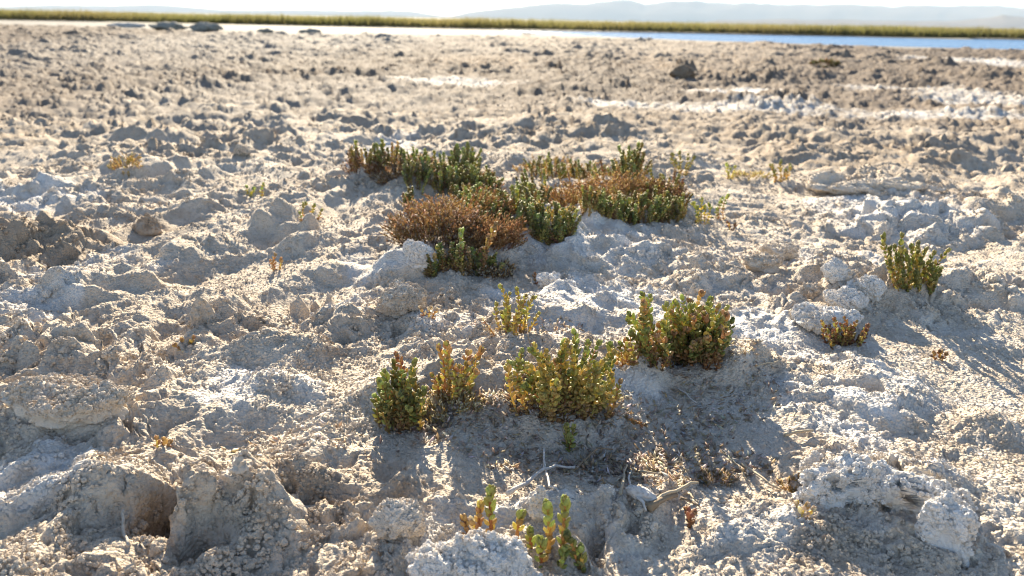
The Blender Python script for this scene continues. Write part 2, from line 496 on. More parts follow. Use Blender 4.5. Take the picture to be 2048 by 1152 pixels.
def wood_material():
    m, nt, bs = new_mat('bleached_wood')
    a = N(nt, 'Attribute', attribute_name='col', attribute_type='GEOMETRY').outputs['Color']
    tc = N(nt, 'TexCoord').outputs['Object']
    n = N(nt, 'TexNoise', Scale=300.0, Detail=4.0); nt.links.new(tc, n.inputs['Vector'])
    c = mixc(nt, math_(nt, 'MULTIPLY', ramp(nt, n.outputs['Fac'], .45, .7), .5), a, (0.2, 0.16, 0.12))
    nt.links.new(c, bs.inputs['Base Color']); bs.inputs['Roughness'].default_value = .85
    b = N(nt, 'Bump', Strength=.5, Distance=.002); nt.links.new(n.outputs['Fac'], b.inputs['Height'])
    nt.links.new(b.outputs[0], bs.inputs['Normal'])
    return m
m_wood = wood_material()

# ------------------------------------------------------------------ ground: one sheet to the horizon
def build_ground():
    side = np.linspace(R(36), R(58), 190)[1:]
    fine = np.concatenate([-side[::-1], np.linspace(-R(36), R(36), 900), side])
    coarse = np.linspace(R(58), 2 * math.pi - R(58), 110)[1:-1]
    th = np.concatenate([fine, coarse])
    rs = list(np.linspace(0.03, 0.42, 14, endpoint=False))
    r = 0.42
    while r < 30:
        rs.append(r)
        r += min(r * (0.0029 + 0.0140 * float(sstep(1.2, 9, np.array(r)))), max(.055, r * .0035))
    while r < 14000:
        rs.append(r); r *= 1.16
    rs = np.array(rs)
    RR, TT = np.meshgrid(rs, th, indexing='ij')
    X = (RR * np.sin(TT)).astype(np.float32); Y = (RR * np.cos(TT)).astype(np.float32)
    nr, ncol = X.shape
    z = np.zeros(X.size, np.float32); at_ = {k: np.zeros(X.size, np.float32) for k in ('white', 'brown', 'litter', 'crust', 'bank', 'plain')}
    x, y = X.ravel(), Y.ravel()
    xo, yo = x.copy(), y.copy()
    CH = 200000
    for i in range(0, x.size, CH):
        s = slice(i, i + CH)
        a, b = x[s], y[s]
        rr = np.sqrt(a * a + b * b)
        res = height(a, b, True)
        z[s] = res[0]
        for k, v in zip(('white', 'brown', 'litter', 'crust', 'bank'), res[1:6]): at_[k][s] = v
        at_['plain'][s] = res[7]
        # sideways crumple: small overhangs, so the crust is not a plain height field
        f = (1 - sstep(2.5, 5, rr)) * res[6] * (1 - .6 * res[3])
        f2 = (1 - sstep(6, 11, rr)) * res[6] * res[4]
        zz = res[0]
        xo[s] = a + f * 0.0038 * vnoise(a * 75 + zz * 60, b * 75, 201) + f2 * 0.013 * vnoise(a * 22 + zz * 25, b * 22, 203)
        yo[s] = b + f * 0.0045 * vnoise(a * 75, b * 75 - zz * 60, 205) + f2 * 0.016 * vnoise(a * 22, b * 22 - zz * 25, 207)
    V = np.stack([xo, yo, z], 1)
    i = np.arange(nr - 1)[:, None] * ncol
    j = np.arange(ncol)[None, :]
    jn = (j + 1) % ncol
    F = np.stack([i + j, i + jn, i + ncol + jn, i + ncol + j], -1).reshape(-1, 4)[:, ::-1]
    me = mesh_np('ground', V, F, m_ground, {k: ('FLOAT', v) for k, v in at_.items()})
    g = link('ground', me)
    tag(g, 'pale lumpy salt crust running out to a mud flat', 'ground', kind='structure')
    print('ground', V.shape, F.shape)
build_ground()

# ------------------------------------------------------------------ water, hills, grass, haze
m_water, nt, bs = new_mat('lagoon_water')
bs.inputs['Base Color'].default_value = (0.050, 0.125, 0.255, 1)
bs.inputs['Roughness'].default_value = .25
bs.inputs['Specular IOR Level'].default_value = .10
bs.inputs['IOR'].default_value = 1.33
geo = N(nt, 'NewGeometry').outputs['Position']
mp = N(nt, 'Mapping'); mp.inputs['Scale'].default_value = (1.2, 5, 1); nt.links.new(geo, mp.inputs['Vector'])
n = N(nt, 'TexNoise', Scale=2.2, Detail=5.0, Roughness=.6); nt.links.new(mp.outputs[0], n.inputs['Vector'])
b = N(nt, 'Bump', Strength=.9, Distance=.06); nt.links.new(n.outputs['Fac'], b.inputs['Height'])
nt.links.new(b.outputs[0], bs.inputs['Normal'])
xs = np.linspace(SHX[0] - 1, 75, 140)
near = np.interp(xs, SHX, SHY, left=SHY[0]) - .2
rows = []
for t in np.linspace(0, 1, 12):
    rows.append(np.stack([xs, near * (1 - t) + (bank_y(xs) + .3) * t, np.full_like(xs, -0.016)], 1))
V = np.concatenate(rows); nx = len(xs)
F = [(a * nx + k, a * nx + k + 1, (a + 1) * nx + k + 1, (a + 1) * nx + k) for a in range(11) for k in range(nx - 1)]
tag(link('water', mesh_np('water', V, F, m_water)), 'narrow blue strip of lagoon water before the grassy bank', 'water', kind='structure')

def hill_mat(name, c0, c1):
    m, nt, bs = new_mat(name)
    geo = N(nt, 'NewGeometry').outputs['Position']
    n = N(nt, 'TexNoise', Scale=.004, Detail=6.0); nt.links.new(geo, n.inputs['Vector'])
    nt.links.new(mixc(nt, n.outputs['Fac'], c0, c1), bs.inputs['Base Color'])
    bs.inputs['Roughness'].default_value = 1; bs.inputs['Specular IOR Level'].default_value = 0
    return m
m_hill = hill_mat('hill_rock', (0.16, 0.13, 0.11), (0.24, 0.20, 0.17))
def hills(label, prof, dist, depth, seed):
    pxs = np.linspace(prof[0][0], prof[-1][0], 260)
    tops = np.interp(pxs, *zip(*prof))
    nv = 14
    V = []
    qq, kk = np.meshgrid(np.arange(260.), np.arange(14.), indexing='ij')
    NZ = fbm(qq * .11 + kk * .3, kk * .45 + seed, seed, 3)
    for q, (px, ty) in enumerate(zip(pxs, tops)):
        hy = 38 + (px - 1024) * 0.0187
        d = ray(px, hy)
        az = math.atan2(d.x, d.y)
        h = max(hy - ty, 0) / FPX * dist * 1.05
        for k in range(nv):
            t = k / (nv - 1)
            rr = dist + depth * (t - .5)
            prof_h = math.sin(math.pi * t) ** 0.8
            nz = NZ[q, k]
            V.append((rr * math.sin(az), rr * math.cos(az), -3 + max(0, h * prof_h * (1 + .12 * nz * (1 - abs(2 * t - 1)) + .3 * nz * abs(2 * t - 1)))))
    F = [(a * nv + k, (a + 1) * nv + k, (a + 1) * nv + k + 1, a * nv + k + 1) for a in range(259) for k in range(nv - 1)]
    tag(link('hills', mesh_np('hills', V, F, m_hill)), label, 'hills', kind='structure')
hills('low faint blue hills far off on the left', [(-700, 2), (-300, 3), (-150, 10), (0, 14), (60, 13.5), (110, 12), (180, 13.5), (300, 12.5), (370, 15), (430, 20), (500, 21), (600, 21), (700, 23), (770, 22), (820, 24), (900, 33), (930, 37)], 9800, 2200, 3)
hills('long pale blue range behind the lagoon', [(880, 36), (930, 27), (980, 21), (1024, 17), (1100, 12.5), (1160, 11), (1200, 8.5), (1240, 8.5), (1268, 10), (1288, 14.5), (1310, 12), (1340, 10), (1380, 11), (1450, 14), (1600, 17), (1800, 20), (2048, 25), (2300, 32), (2800, 40)], 9000, 2400, 5)
hills('darker nearer ridge low on the right horizon', [(1400, 45), (1440, 39.5), (1500, 40), (1560, 39), (1640, 41), (1700, 41), (1780, 43), (1850, 44), (1900, 43), (1960, 41), (2000, 37.5), (2048, 39.5), (2100, 37), (2300, 38), (2800, 50)], 5200, 1500, 8)

# grass of the far bank: blades, one mass
def build_grass():
    n = 90000
    x = rng.uniform(-62, 72, n)
    dep = rng.exponential(2.4, n)
    y = bank_y(x) + 0.1 + np.where(rng.random(n) < .5, dep * .4, dep * 3)
    h = (0.46 + 0.16 * vnoise(x * .22, y * .22, 301) + 0.08 * vnoise(x * 1.4, y * 1.4, 302)) * rng.uniform(.8, 1.08, n)
    h = h * np.clip(.65 + dep * .3, .6, 1.05)
    wv = rng.uniform(.012, .03, n)
    a = rng.uniform(0, 6.28, n)
    lx, ly = rng.normal(0, .09, n), rng.normal(0, .09, n)
    zb = np.full(n, .045)
    p0 = np.stack([x - wv * np.cos(a), y - wv * np.sin(a), zb], 1)
    p1 = np.stack([x + wv * np.cos(a), y + wv * np.sin(a), zb], 1)
    p2 = np.stack([x + lx + wv * .5 * np.cos(a), y + ly + wv * .5 * np.sin(a), zb + h], 1)
    V = np.stack([p0, p1, p2], 1).reshape(-1, 3)
    F = np.arange(n * 3).reshape(-1, 3)
    mixv = np.clip(.5 + .6 * vnoise(x * .16, y * .3, 305) + rng.normal(0, .25, n), 0, 1)[:, None]
    colr = np.array([(0.105, 0.102, 0.034)]) * (1 - mixv) + np.array([(0.155, 0.122, 0.050)]) * mixv
    colr = np.repeat(np.concatenate([colr, np.ones((n, 1))], 1), 3, 0)
    tag(link('grass', mesh_np('grass', V, F, m_grass, {'col': ('FLOAT_COLOR', colr)}, smooth=False)),
        'olive green marsh grass on the far bank of the lagoon', 'grass', kind='stuff')
build_grass()

# ------------------------------------------------------------------ shapes for plants
def leaf_template(seg=6, rings=4, wide=.64, thick=.36, cup=.14):
    """a plump spoon-shaped leaf along +Y, length 1, face up +Z"""
    V = [(0, 0, 0)]
    for k in range(1, rings + 1):
        t = k / (rings + 1)
        wd = wide * math.sin(math.pi * t ** .8) ** .75 * .5 + .03
        tk = thick * math.sin(math.pi * t ** .85) ** .8 * .5 + .02
        for s in range(seg):
            a = 2 * math.pi * s / seg
            V.append((wd * math.cos(a), t, tk * math.sin(a) + cup * t * t + .05 * math.cos(a) ** 2))
    V.append((0, 1, cup + .03))
    F = []
    for s in range(seg):
        F.append((0, 1 + (s + 1) % seg, 1 + s))
    for k in range(rings - 1):
        for s in range(seg):
            a, b = 1 + k * seg + s, 1 + k * seg + (s + 1) % seg
            F.append((a, b, b + seg)); F.append((a, b + seg, a + seg))
    e = len(V) - 1
    for s in range(seg):
        F.append((1 + (rings - 1) * seg + s, 1 + (rings - 1) * seg + (s + 1) % seg, e))
    return np.array(V, float), np.array(F)
LEAF_HI = leaf_template(6, 4)
LEAF_LO = leaf_template(4, 2, .75, .5)
LEAF_DRY = leaf_template(3, 1, .38, .2, .25)

PAL = {'g': (0.210, 0.215, 0.065), 'lg': (0.340, 0.345, 0.115), 'bg': (0.285, 0.285, 0.140), 'yg': (0.370, 0.330, 0.115),
       'y': (0.460, 0.365, 0.140), 'o': (0.430, 0.300, 0.150), 'b': (0.330, 0.205, 0.095), 'p': (0.50, 0.43, 0.32),
       'd': (0.17, 0.115, 0.07), 'r': (0.340, 0.200, 0.115)}

class Acc:
    """collects leaves and tubes into one mesh"""
    def __init__(self): self.V, self.F, self.C, self.n = [], [], [], 0
    def add(self, V, F, col):
        self.V.append(V); self.F.append(F + self.n); self.n += len(V)
        c = np.asarray(col, float)
        self.C.append(np.tile(np.append(c[:3], 1), (len(V), 1)))
    def leaf(self, T, M, col): # M: 4x4 numpy
        V, F = T
        self.add(V @ M[:3, :3].T + M[:3, 3], F, col)
    def tube(self, pts, rad, col, seg=5):
        pts = [np.asarray(p, float) for p in pts]
        V, F = [], []
        for k, p in enumerate(pts):
            d = pts[min(k + 1, len(pts) - 1)] - pts[max(k - 1, 0)]
            d = d / (np.linalg.norm(d) + 1e-9)
            u = np.cross(d, (0.3, .9, .31)); u /= np.linalg.norm(u) + 1e-9
            v = np.cross(d, u)
            r = rad[k] if hasattr(rad, '__len__') else rad
            for s in range(seg):
                a = 2 * math.pi * s / seg
                V.append(p + r * (math.cos(a) * u + math.sin(a) * v))
        m = len(pts)
        for k in range(m - 1):
            for s in range(seg):
                a, b = k * seg + s, k * seg + (s + 1) % seg
                F += [(a, b, b + seg), (a, b + seg, a + seg)]
        V += [pts[0], pts[-1]]
        for s in range(seg):
            F += [(m * seg, (s + 1) % seg, s), (m * seg + 1, (m - 1) * seg + s, (m - 1) * seg + (s + 1) % seg)]
        self.add(np.array(V), np.array(F), col)
    def mesh(self, name, mat):
        return mesh_np(name, np.concatenate(self.V), np.concatenate(self.F), mat, {'col': ('FLOAT_COLOR', np.concatenate(self.C))})

def frame(pos, direction, up, size, rnd=0.0):
    """leaf matrix: +Y along direction, +Z towards up"""
    y = np.asarray(direction, float); y = y / np.linalg.norm(y)
    z = np.asarray(up, float); z = z - y * z.dot(y); z /= np.linalg.norm(z) + 1e-9
    x = np.cross(y, z)
    M = np.eye(4)
    M[:3, 0], M[:3, 1], M[:3, 2] = x * size, y * size, z * size
    M[:3, 3] = pos
    return M

def bez(b, t, n, bend):
    b, t = np.asarray(b, float), np.asarray(t, float)
    mid = (b + t) / 2 + bend
    return [(1 - k) ** 2 * b + 2 * k * (1 - k) * mid + k * k * t for k in np.linspace(0, 1, n)]

def stem_leaves(pts, size, step, lo=0.1, open_=0.9, rr=random, wild=1.0):
    """leaf matrices along a stem path, spiral arrangement, tighter rosette on top; yields (t, M)"""
    P = np.array(pts); seg = np.linalg.norm(np.diff(P, axis=0), axis=1); cum = np.concatenate([[0], np.cumsum(seg)])
    L = cum[-1]
    s, k, out = lo * L, 0, []
    ph = rr.uniform(0, 6.28)
    while s < L:
        t = s / L
        p = np.array([np.interp(s, cum, P[:, i]) for i in range(3)])
        q = np.array([np.interp(min(s + L * .1, L), cum, P[:, i]) for i in range(3)])
        p0 = np.array([np.interp(max(s - L * .1, 0), cum, P[:, i]) for i in range(3)])
        ax = q - p0; ax /= np.linalg.norm(ax) + 1e-9
        u = np.cross(ax, (.2, .9, .1)); u /= np.linalg.norm(u); v = np.cross(ax, u)
        for pair in (0, 1):
            a = ph + pair * math.pi + (math.pi / 2) * (k % 2) + k * .35 + rr.uniform(-.25, .25)
            rad = math.cos(a) * u + math.sin(a) * v
            o = open_ * (1.0 - .3 * t ** 3) + rr.uniform(-.35, .35) * wild
            d = rad * o + ax * (.75 + .5 * t ** 3)
            sz = size * (.8 + .3 * t) * rr.uniform(1 - .45 * wild, 1 + .18 * wild)
            out.append((t, frame(p + rad * size * .06, d, ax * 1.0 - rad * .5, sz)))
        s += step * (1 - .25 * t); k += 1
    for a in np.arange(4) * 1.57 + ph:         # closing rosette
        u = np.cross(ax, (.2, .9, .1)); u /= np.linalg.norm(u); v = np.cross(ax, u)
        rad = math.cos(a) * u + math.sin(a) * v
        out.append((1.0, frame(P[-1], rad * .55 + ax, ax - rad * .6, size * .8)))
    return out

LEAFMESH = {}
def leaf_mesh(key):
    if key not in LEAFMESH:
        a = Acc(); a.add(LEAF_HI[0], LEAF_HI[1], PAL[key])
        LEAFMESH[key] = a.mesh('leaf', m_leaf)
    return LEAFMESH[key]

def pick(cols, t, rr=random):
    """cols: colour keys from base to tip"""
    f = t * (len(cols) - 1) + rr.uniform(-.75, .75)
    return cols[int(min(max(round(f), 0), len(cols) - 1))]

def jit(c, rr=random, a=.22):
    k = 1 + rr.uniform(-a, a)
    return np.array(c) * k * np.array([1 + rr.uniform(-.08, .08), 1, 1 + rr.uniform(-.15, .15)])

def px_tip(base, px, py, lean=0.0):
    """point seen at a pixel, on the upright plane through base facing the camera, leaning back by lean"""
    d = ray(px, py)
    az = Vector((base.x, base.y)).normalized()
    t = (base.x * az.x + base.y * az.y + lean) / (d.x * az.x + d.y * az.y)
    return Vector((d.x * t, d.y * t, CAM_H + d.z * t))

def bush(name, label, stems, leaf, step, fill=(), group=None, cat='plant', max_leaf=300, open_=1.15, radius=.0011, wild=1.0):
    """stems: (base px, tip px, lean m, colours); fill: more stems of the same form. Leaves of the stems
    nearest the camera are objects of their own, at most max_leaf; the others are one part."""
    rr = random.Random(label)
    allst = [(s, True) for s in stems] + [(s, False) for s in fill]
    b0 = [at(*s[0]) for s, _ in allst]
    root_loc = sum(b0, Vector()) / len(b0)
    root_loc.z = min(b.z for b in b0)
    root = empty(name, root_loc)
    tag(root, label, cat, group)
    acc = Acc(); used = 0
    for (s, main), b in zip(allst, b0):
        (bp, tp, lean, cols) = s[:4]
        lo = s[4] if len(s) > 4 else .08
        sz = leaf * FAT * (s[5] if len(s) > 5 else 1)
        tip = px_tip(b, tp[0], tp[1], lean)
        b = b - Vector((0, 0, .006)) - root_loc; tip = tip - root_loc
        ln = (tip - b).length
        pts = bez(b, tip, 7, wild * np.array([rr.uniform(-.24, .24) * ln, rr.uniform(-.24, .24) * ln, ln * rr.uniform(-.02, .14)]))
        st = Acc(); st.tube(pts, [radius * (1.3 - .7 * k / 6) for k in range(7)], PAL['y'] if rr.random() < .5 else PAL['b'])
        so_ = link('stem', st.mesh('stem', m_leaf), root)
        lv = stem_leaves(pts, sz, step * 1.22 * (s[5] if len(s) > 5 else 1), lo, open_, rr, wild)
        single = used + len(lv) <= max_leaf
        for t, M in lv:
            key = pick(cols, t, rr)
            if single:
                o = link('leaf', leaf_mesh(key), so_)
                o.matrix_local = Matrix(M.tolist())
                used += 1
            else:
                acc.leaf(LEAF_HI, M, jit(PAL[key], rr))
    if acc.n:
        tag(link('leaves', acc.mesh('leaves', m_leaf), root), kind='stuff')
    return root

def filler(rr, tips, base_c, base_w, n, hmin=.35, hmax=.9, lean=.03, cols=('y', 'g')):
    out = []
    for _ in range(n):
        a, b = rr.choice(tips), rr.choice(tips)
        k = rr.random()
        tx, ty = a[0] * k + b[0] * (1 - k), a[1] * k + b[1] * (1 - k)
        bx = base_c[0] + (tx - base_c[0]) * .55 + rr.uniform(-.15, .15) * base_w
        by = base_c[1] + rr.uniform(-.18, .06) * base_w
        f = rr.uniform(hmin, hmax)
        out.append(((bx, by), (bx + (tx - bx) * (f + .2), by + (ty - by) * f), rr.uniform(-lean, lean), cols))
    return out

FAT = 1.12
# ------------------------------------------------------------------ near plants
G, GY, YO, OB = ('y', 'yg', 'g', 'lg'), ('o', 'y', 'yg', 'g', 'lg'), ('b', 'o', 'y', 'yg', 'o'), ('b', 'o', 'o', 'r')
bush('succulent_sprout', 'small bright green succulent shoots sprouting in front of the near crust edge', [
    ((988, 1085), (981, 986), 0, ('o', 'y', 'lg', 'lg', 'lg'), .05, 1.05),
    ((1033, 1090), (1040, 1035), 0, ('y', 'y', 'y', 'lg'), .62, 1.0),
    ((1062, 1098), (1061, 1067), .0, ('lg', 'lg', 'g'), .05, .9),
    ((1084, 1126), (1082, 1088), -.01, ('y', 'lg', 'lg'), .1, 1.1),
    ((1097, 1102), (1095, 1017), 0, ('o', 'y', 'y', 'lg', 'lg'), .1, 1.0),
    ((1125, 1102), (1130, 1007), .005, ('y', 'y', 'lg', 'lg', 'lg'), .1, 1.0),
    ((1160, 1126), (1137, 1075), .0, ('g', 'g', 'lg'), .1, .9),
    ((1168, 1132), (1162, 1104), 0, ('g', 'lg', 'lg'), .1, .9),
    ((1122, 1128), (1128, 1104), 0, ('lg', 'g', 'lg'), .1, .9),
    ((958, 1085), (961, 1012), .01, ('b', 'o', 'o', 'y'), .1, .75),
    ((940, 1082), (928, 1040), .01, ('p', 'o', 'o'), .1, .8),
    ((968, 1090), (944, 1044), .0, ('p', 'o', 'p'), .1, .8),
], .0098, .0062, max_leaf=400, open_=.85, radius=.0020, wild=.25)

rr = random.Random(1)
tl = [(794, 712), (829, 726), (770, 747), (750, 797), (803, 747), (847, 782), (762, 767), (817, 767)]
cl = {(794, 712): ('y', 'o', 'b', 'o', 'r'), (829, 726): GY}
bush('succulent_bush', 'green and rust succulent bush, leftmost of the near clumps',
     [((800 + (t[0] - 800) * .8, 856 + rr.uniform(-14, 6)), t, rr.uniform(-.03, .02), cl.get(t, GY)) for t in tl],
     .0082, .0062, filler(rr, tl, (803, 860), 100, 42, .3, 1.0, .04, cols=GY))
tl = [(879, 697), (894, 691), (935, 709), (962, 703), (920, 738), (866, 753), (945, 745), (905, 730)]
bush('succulent_bush', 'tall golden succulent stems with rusty tips between the green bush and dense bush',
     [((900 + (t[0] - 900) * .7, 800 - abs(t[0] - 900) * .3), t, rr.uniform(-.02, .02), YO) for t in tl],
     .0082, .0064, filler(rr, tl, (900, 803), 70, 16, cols=YO))
tl = [(1017, 729), (1043, 706), (1070, 694), (1149, 670), (1128, 685), (1175, 688), (1196, 688), (1222, 692), (1111, 726), (1090, 740),
      (1169, 767), (1199, 776), (1240, 767), (1140, 700), (1215, 730)]
MIX = ('b', 'o', 'y', 'yg', 'y')
bush('succulent_bush', 'wide dense olive and gold succulent bush in the middle of the near clumps',
     [((1135 + (t[0] - 1135) * .8, 822 + rr.uniform(-8, 10)), t, rr.uniform(-.03, .03), rr.choice((MIX, GY, YO, G))) for t in tl]
     + [((1240, 822), (1287, 849), -.02, ('b', 'b', 'b'), .1, .7), ((1160, 830), (1120, 842), -.02, ('d', 'b', 'b'), .1, .7)],
     .0080, .0060, filler(rr, tl, (1135, 826), 230, 80, .25, 1.0, .07, cols=MIX) + filler(rr, tl, (1190, 822), 130, 22, .4, 1.0, .06, cols=G))
tl = [(1286, 592), (1300, 597), (1260, 630), (1349, 606), (1365, 599), (1402, 588), (1420, 600), (1453, 618), (1464, 643), (1458, 668),
      (1393, 660), (1415, 670), (1335, 655), (1380, 605), (1440, 640)]
DK = ('d', 'b', 'o', 'g', 'yg', 'o'); DK2 = ('g', 'g', 'lg', 'lg')
bush('succulent_bush', 'dark green rounded succulent bush, rightmost of the near clumps, casting a long shadow',
     [((1362 + (t[0] - 1362) * .45, 722 + rr.uniform(-6, 8)), t, rr.uniform(-.04, .04), rr.choice((DK, DK2, DK2, G))) for t in tl],
     .0088, .0064, filler(rr, tl, (1370, 726), 170, 84, .25, 1.0, .08, DK) + filler(rr, tl, (1370, 722), 150, 34, .5, 1.02, .07, DK2))
tl = [(1218, 692), (1240, 690), (1262, 668), (1279, 674)]
bush('succulent_bush', 'low yellow green succulent tuft joining the dense bush and the dark green bush',
     [((1255 + (t[0] - 1255) * .6, 728), t, rr.uniform(-.02, .02), GY) for t in tl],
     .0084, .0062, filler(rr, tl, (1255, 732), 60, 7, cols=YO))
tl = [(1002, 575), (1018, 591), (1034, 581), (1051, 595), (1065, 598), (1076, 630), (993, 612), (1040, 610), (1005, 628)]
bush('succulent_sprout', 'slender yellow green succulent with upright stems on the white ledge behind the near bushes',
     [((1025 + (t[0] - 1025) * .55, 664), t, rr.uniform(-.02, .02), ('o', 'y', 'yg', 'yg', 'yg')) for t in tl]
     + [((985, 672), (966, 640), .02, ('p', 'o', 'p'), .1, .7), ((992, 676), (975, 655), .0, ('p', 'o', 'p'), .1, .7)],
     .0078, .0068, filler(rr, tl, (1022, 666), 60, 8, cols=('o', 'y', 'yg')))
bush('succulent_rosette', 'tiny green rosette seedling on the litter below the dense bush',
     [((1137, 893), (1133, 856), -.01, ('g', 'lg', 'yg'), .1, 1.15), ((1140, 893), (1147, 858), -.01, ('g', 'lg', 'yg'), .1, 1.1),
      ((1138, 894), (1142, 878), -.025, ('g', 'lg'), .1, 1.0)], .0080, .006)
tl = [(1766, 478), (1804, 474), (1824, 494), (1836, 490), (1850, 502), (1895, 503), (1866, 508), (1790, 496), (1880, 540), (1812, 505)]
bush('succulent_bush', 'olive branching succulent with thick upright arms alone on the right slope',
     [((1828 + (t[0] - 1828) * .45, 580), t, rr.uniform(-.04, .03), ('y', 'yg', 'g', 'yg')) for t in tl],
     .0098, .0072, filler(rr, tl, (1830, 583), 90, 22, .3, .8, .05, ('y', 'g', 'yg', 'g')), open_=.65)
tl = [(1645, 645), (1670, 640), (1690, 638), (1712, 645), (1735, 652), (1660, 655), (1700, 655), (1725, 668)]
bush('dried_plant', 'low dried brown cushion plant beside the lumpy white mound on the right',
     [((1690 + (t[0] - 1690) * .6, 688), t, rr.uniform(-.04, .02), ('d', 'b', 'yg', 'b')) for t in tl],
     .0065, .006, filler(rr, tl, (1690, 690), 70, 30, .3, .9, .05, ('d', 'b', 'yg', 'b')))

# small scattered sprigs: label, name, [(base, tip, colours)], leaf
for name, label, sts, lf in [
    ('succulent_sprout', 'green sprout with orange foot beside the tall shaded lump', [((607, 438), (610, 408)), ((618, 442), (628, 412)), ((628, 440), (642, 424)), ((604, 446), (600, 428))], ('r', 'o', 'yg', 'lg')),
    ('succulent_sprout', 'two-stem green sprout behind the tall shaded lump', [((497, 392), (494, 376)), ((524, 390), (526, 370)), ((504, 393), (506, 380))], ('y', 'yg', 'lg')),
    ('succulent_sprout', 'light green tuft just right of the big mat', [((1358, 350), (1345, 310)), ((1362, 350), (1360, 306)), ((1366, 350), (1376, 312)), ((1370, 351), (1388, 316)), ((1360, 351), (1352, 324))], ('y', 'yg', 'lg', 'lg')),
    ('succulent_sprout', 'small pale green sprout, left of the far pair on the right', [((1456, 356), (1454, 330)), ((1462, 357), (1470, 336)), ((1460, 357), (1460, 340))], ('y', 'yg', 'lg')),
    ('succulent_sprout', 'yellowish green sprout, right of the far pair on the right', [((1556, 362), (1542, 332)), ((1562, 362), (1562, 324)), ((1568, 362), (1580, 332)), ((1562, 364), (1572, 342)), ((1550, 364), (1548, 346))], ('y', 'y', 'yg', 'lg')),
    ('succulent_sprout', 'rounded olive sprout at the right foot of the mats', [((1392, 446), (1388, 408)), ((1402, 448), (1404, 400)), ((1412, 446), (1418, 410)), ((1398, 448), (1396, 416)), ((1408, 448), (1410, 414))], ('b', 'y', 'g', 'yg')),
    ('succulent_sprout', 'upright green sprout with orange creeping foot right of the mats', [((1442, 440), (1444, 398)), ((1448, 438), (1456, 392)), ((1440, 442), (1434, 420)), ((1444, 444), (1424, 436))], ('r', 'o', 'g', 'lg')),
    ('dried_sprig', 'tiny golden brown dry sprig on the sand at lower left', [((318, 893), (314, 881)), ((322, 895), (327, 884)), ((328, 897), (338, 888))], ('b', 'o')),
    ('dried_sprig', 'small upright dry sprig on the sunlit left slope', [((552, 540), (550, 512)), ((556, 540), (562, 520)), ((548, 541), (542, 524))], ('b', 'o', 'o')),
    ('dried_sprig', 'dry brown sprig on the white ledge behind the slender plant', [((1076, 572), (1070, 550)), ((1080, 573), (1086, 556))], ('r', 'o', 'b')),
    ('dried_sprig', 'dry reddish stub standing on the crust at lower middle', [((1378, 1052), (1374, 1024)), ((1382, 1052), (1386, 1030))], ('d', 'b', 'r')),
    ('dried_sprig', 'tiny brown dry tuft on the right sand', [((1876, 720), (1868, 708)), ((1882, 720), (1890, 710)), ((1880, 721), (1880, 706))], ('d', 'b')),
    ('dried_sprig', 'pale straw sprig on sunlit crust at lower right', [((1600, 1030), (1594, 1012)), ((1606, 1032), (1612, 1014)), ((1612, 1032), (1624, 1022))], ('p', 'y', 'p')),
    ('dried_sprig', 'dry orange scrap beside the right end of the mats', [((1460, 458), (1456, 446)), ((1464, 459), (1470, 450))], ('r', 'o')),
    ('dried_sprig', 'straw coloured dry clump beside the dark hollow ball of salt', [((852, 632), (842, 618)), ((858, 633), (860, 617)), ((862, 633), (872, 622))], ('p', 'o', 'p')),
    ('dried_sprig', 'thin dry yellow sprig beside the small pillar on the left', [((372, 694), (364, 682)), ((378, 692), (386, 678)), ((366, 697), (352, 692))], ('p', 'y', 'o')),
]:
    m = mpp(*sts[0][0])
    bush(name, label, [(b_, t_, rr.uniform(-.01, .01), lf) for b_, t_ in sts], max(.0075, 6.5 * m), max(.006, 5 * m), max_leaf=0 if m > .0009 else 300)

# dry tufts and far tuft
def dry_tuft(parent, base, wd, dp, ht, n, keys, name='dry_branches', seed=1, leafk=.0055):
    """tangle of thin dead twigs with shrivelled leaves on a dome; base in parent space"""
    q = random.Random(seed)
    acc = Acc()
    ang = np.array([q.uniform(0, 6.28) for _ in range(n)]); rads = np.array([math.sqrt(q.random()) for _ in range(n)])
    BX, BY = base[0] + np.cos(ang) * rads * wd / 2, base[1] + np.sin(ang) * rads * dp / 2
    GZ = height(BX + parent.location.x, BY + parent.location.y) - parent.location.z
    for a, rad, bx, by, gz in zip(ang, rads, BX, BY, GZ):
        h = ht * math.sqrt(max(.05, 1 - rad * rad * .9))
        z0 = gz + h * q.uniform(0, .55)
        L = ht * q.uniform(.35, .6)
        d = np.array([math.cos(a) * (.3 + .7 * rad) + q.uniform(-.5, .5), math.sin(a) * (.3 + .7 * rad) + q.uniform(-.5, .5), .75 + q.uniform(-.3, .5)])
        d /= np.linalg.norm(d)
        p0 = np.array([bx, by, z0]); p1 = p0 + d * L
        pts = bez(p0, p1, 4, np.array([q.uniform(-.2, .2), q.uniform(-.2, .2), q.uniform(-.1, .25)]) * L)
        acc.tube(pts, [.0009, .0008, .0007, .0005], jit(PAL[q.choice(keys)], q), 3)
        for k in range(9):
            t = q.uniform(.15, 1); i = min(int(t * 3), 2); f = t * 3 - i
            p = pts[i] * (1 - f) + pts[i + 1] * f
            rd = np.array([q.uniform(-1, 1), q.uniform(-1, 1), q.uniform(-.3, 1)])
            acc.leaf(LEAF_DRY, frame(p, rd + d * .5, d + np.array([.1, .2, .3]), leafk * q.uniform(.7, 1.3)), jit(PAL[q.choice(keys)], q, .35))
    return tag(link(name, acc.mesh(name, m_dry), parent), kind='stuff')

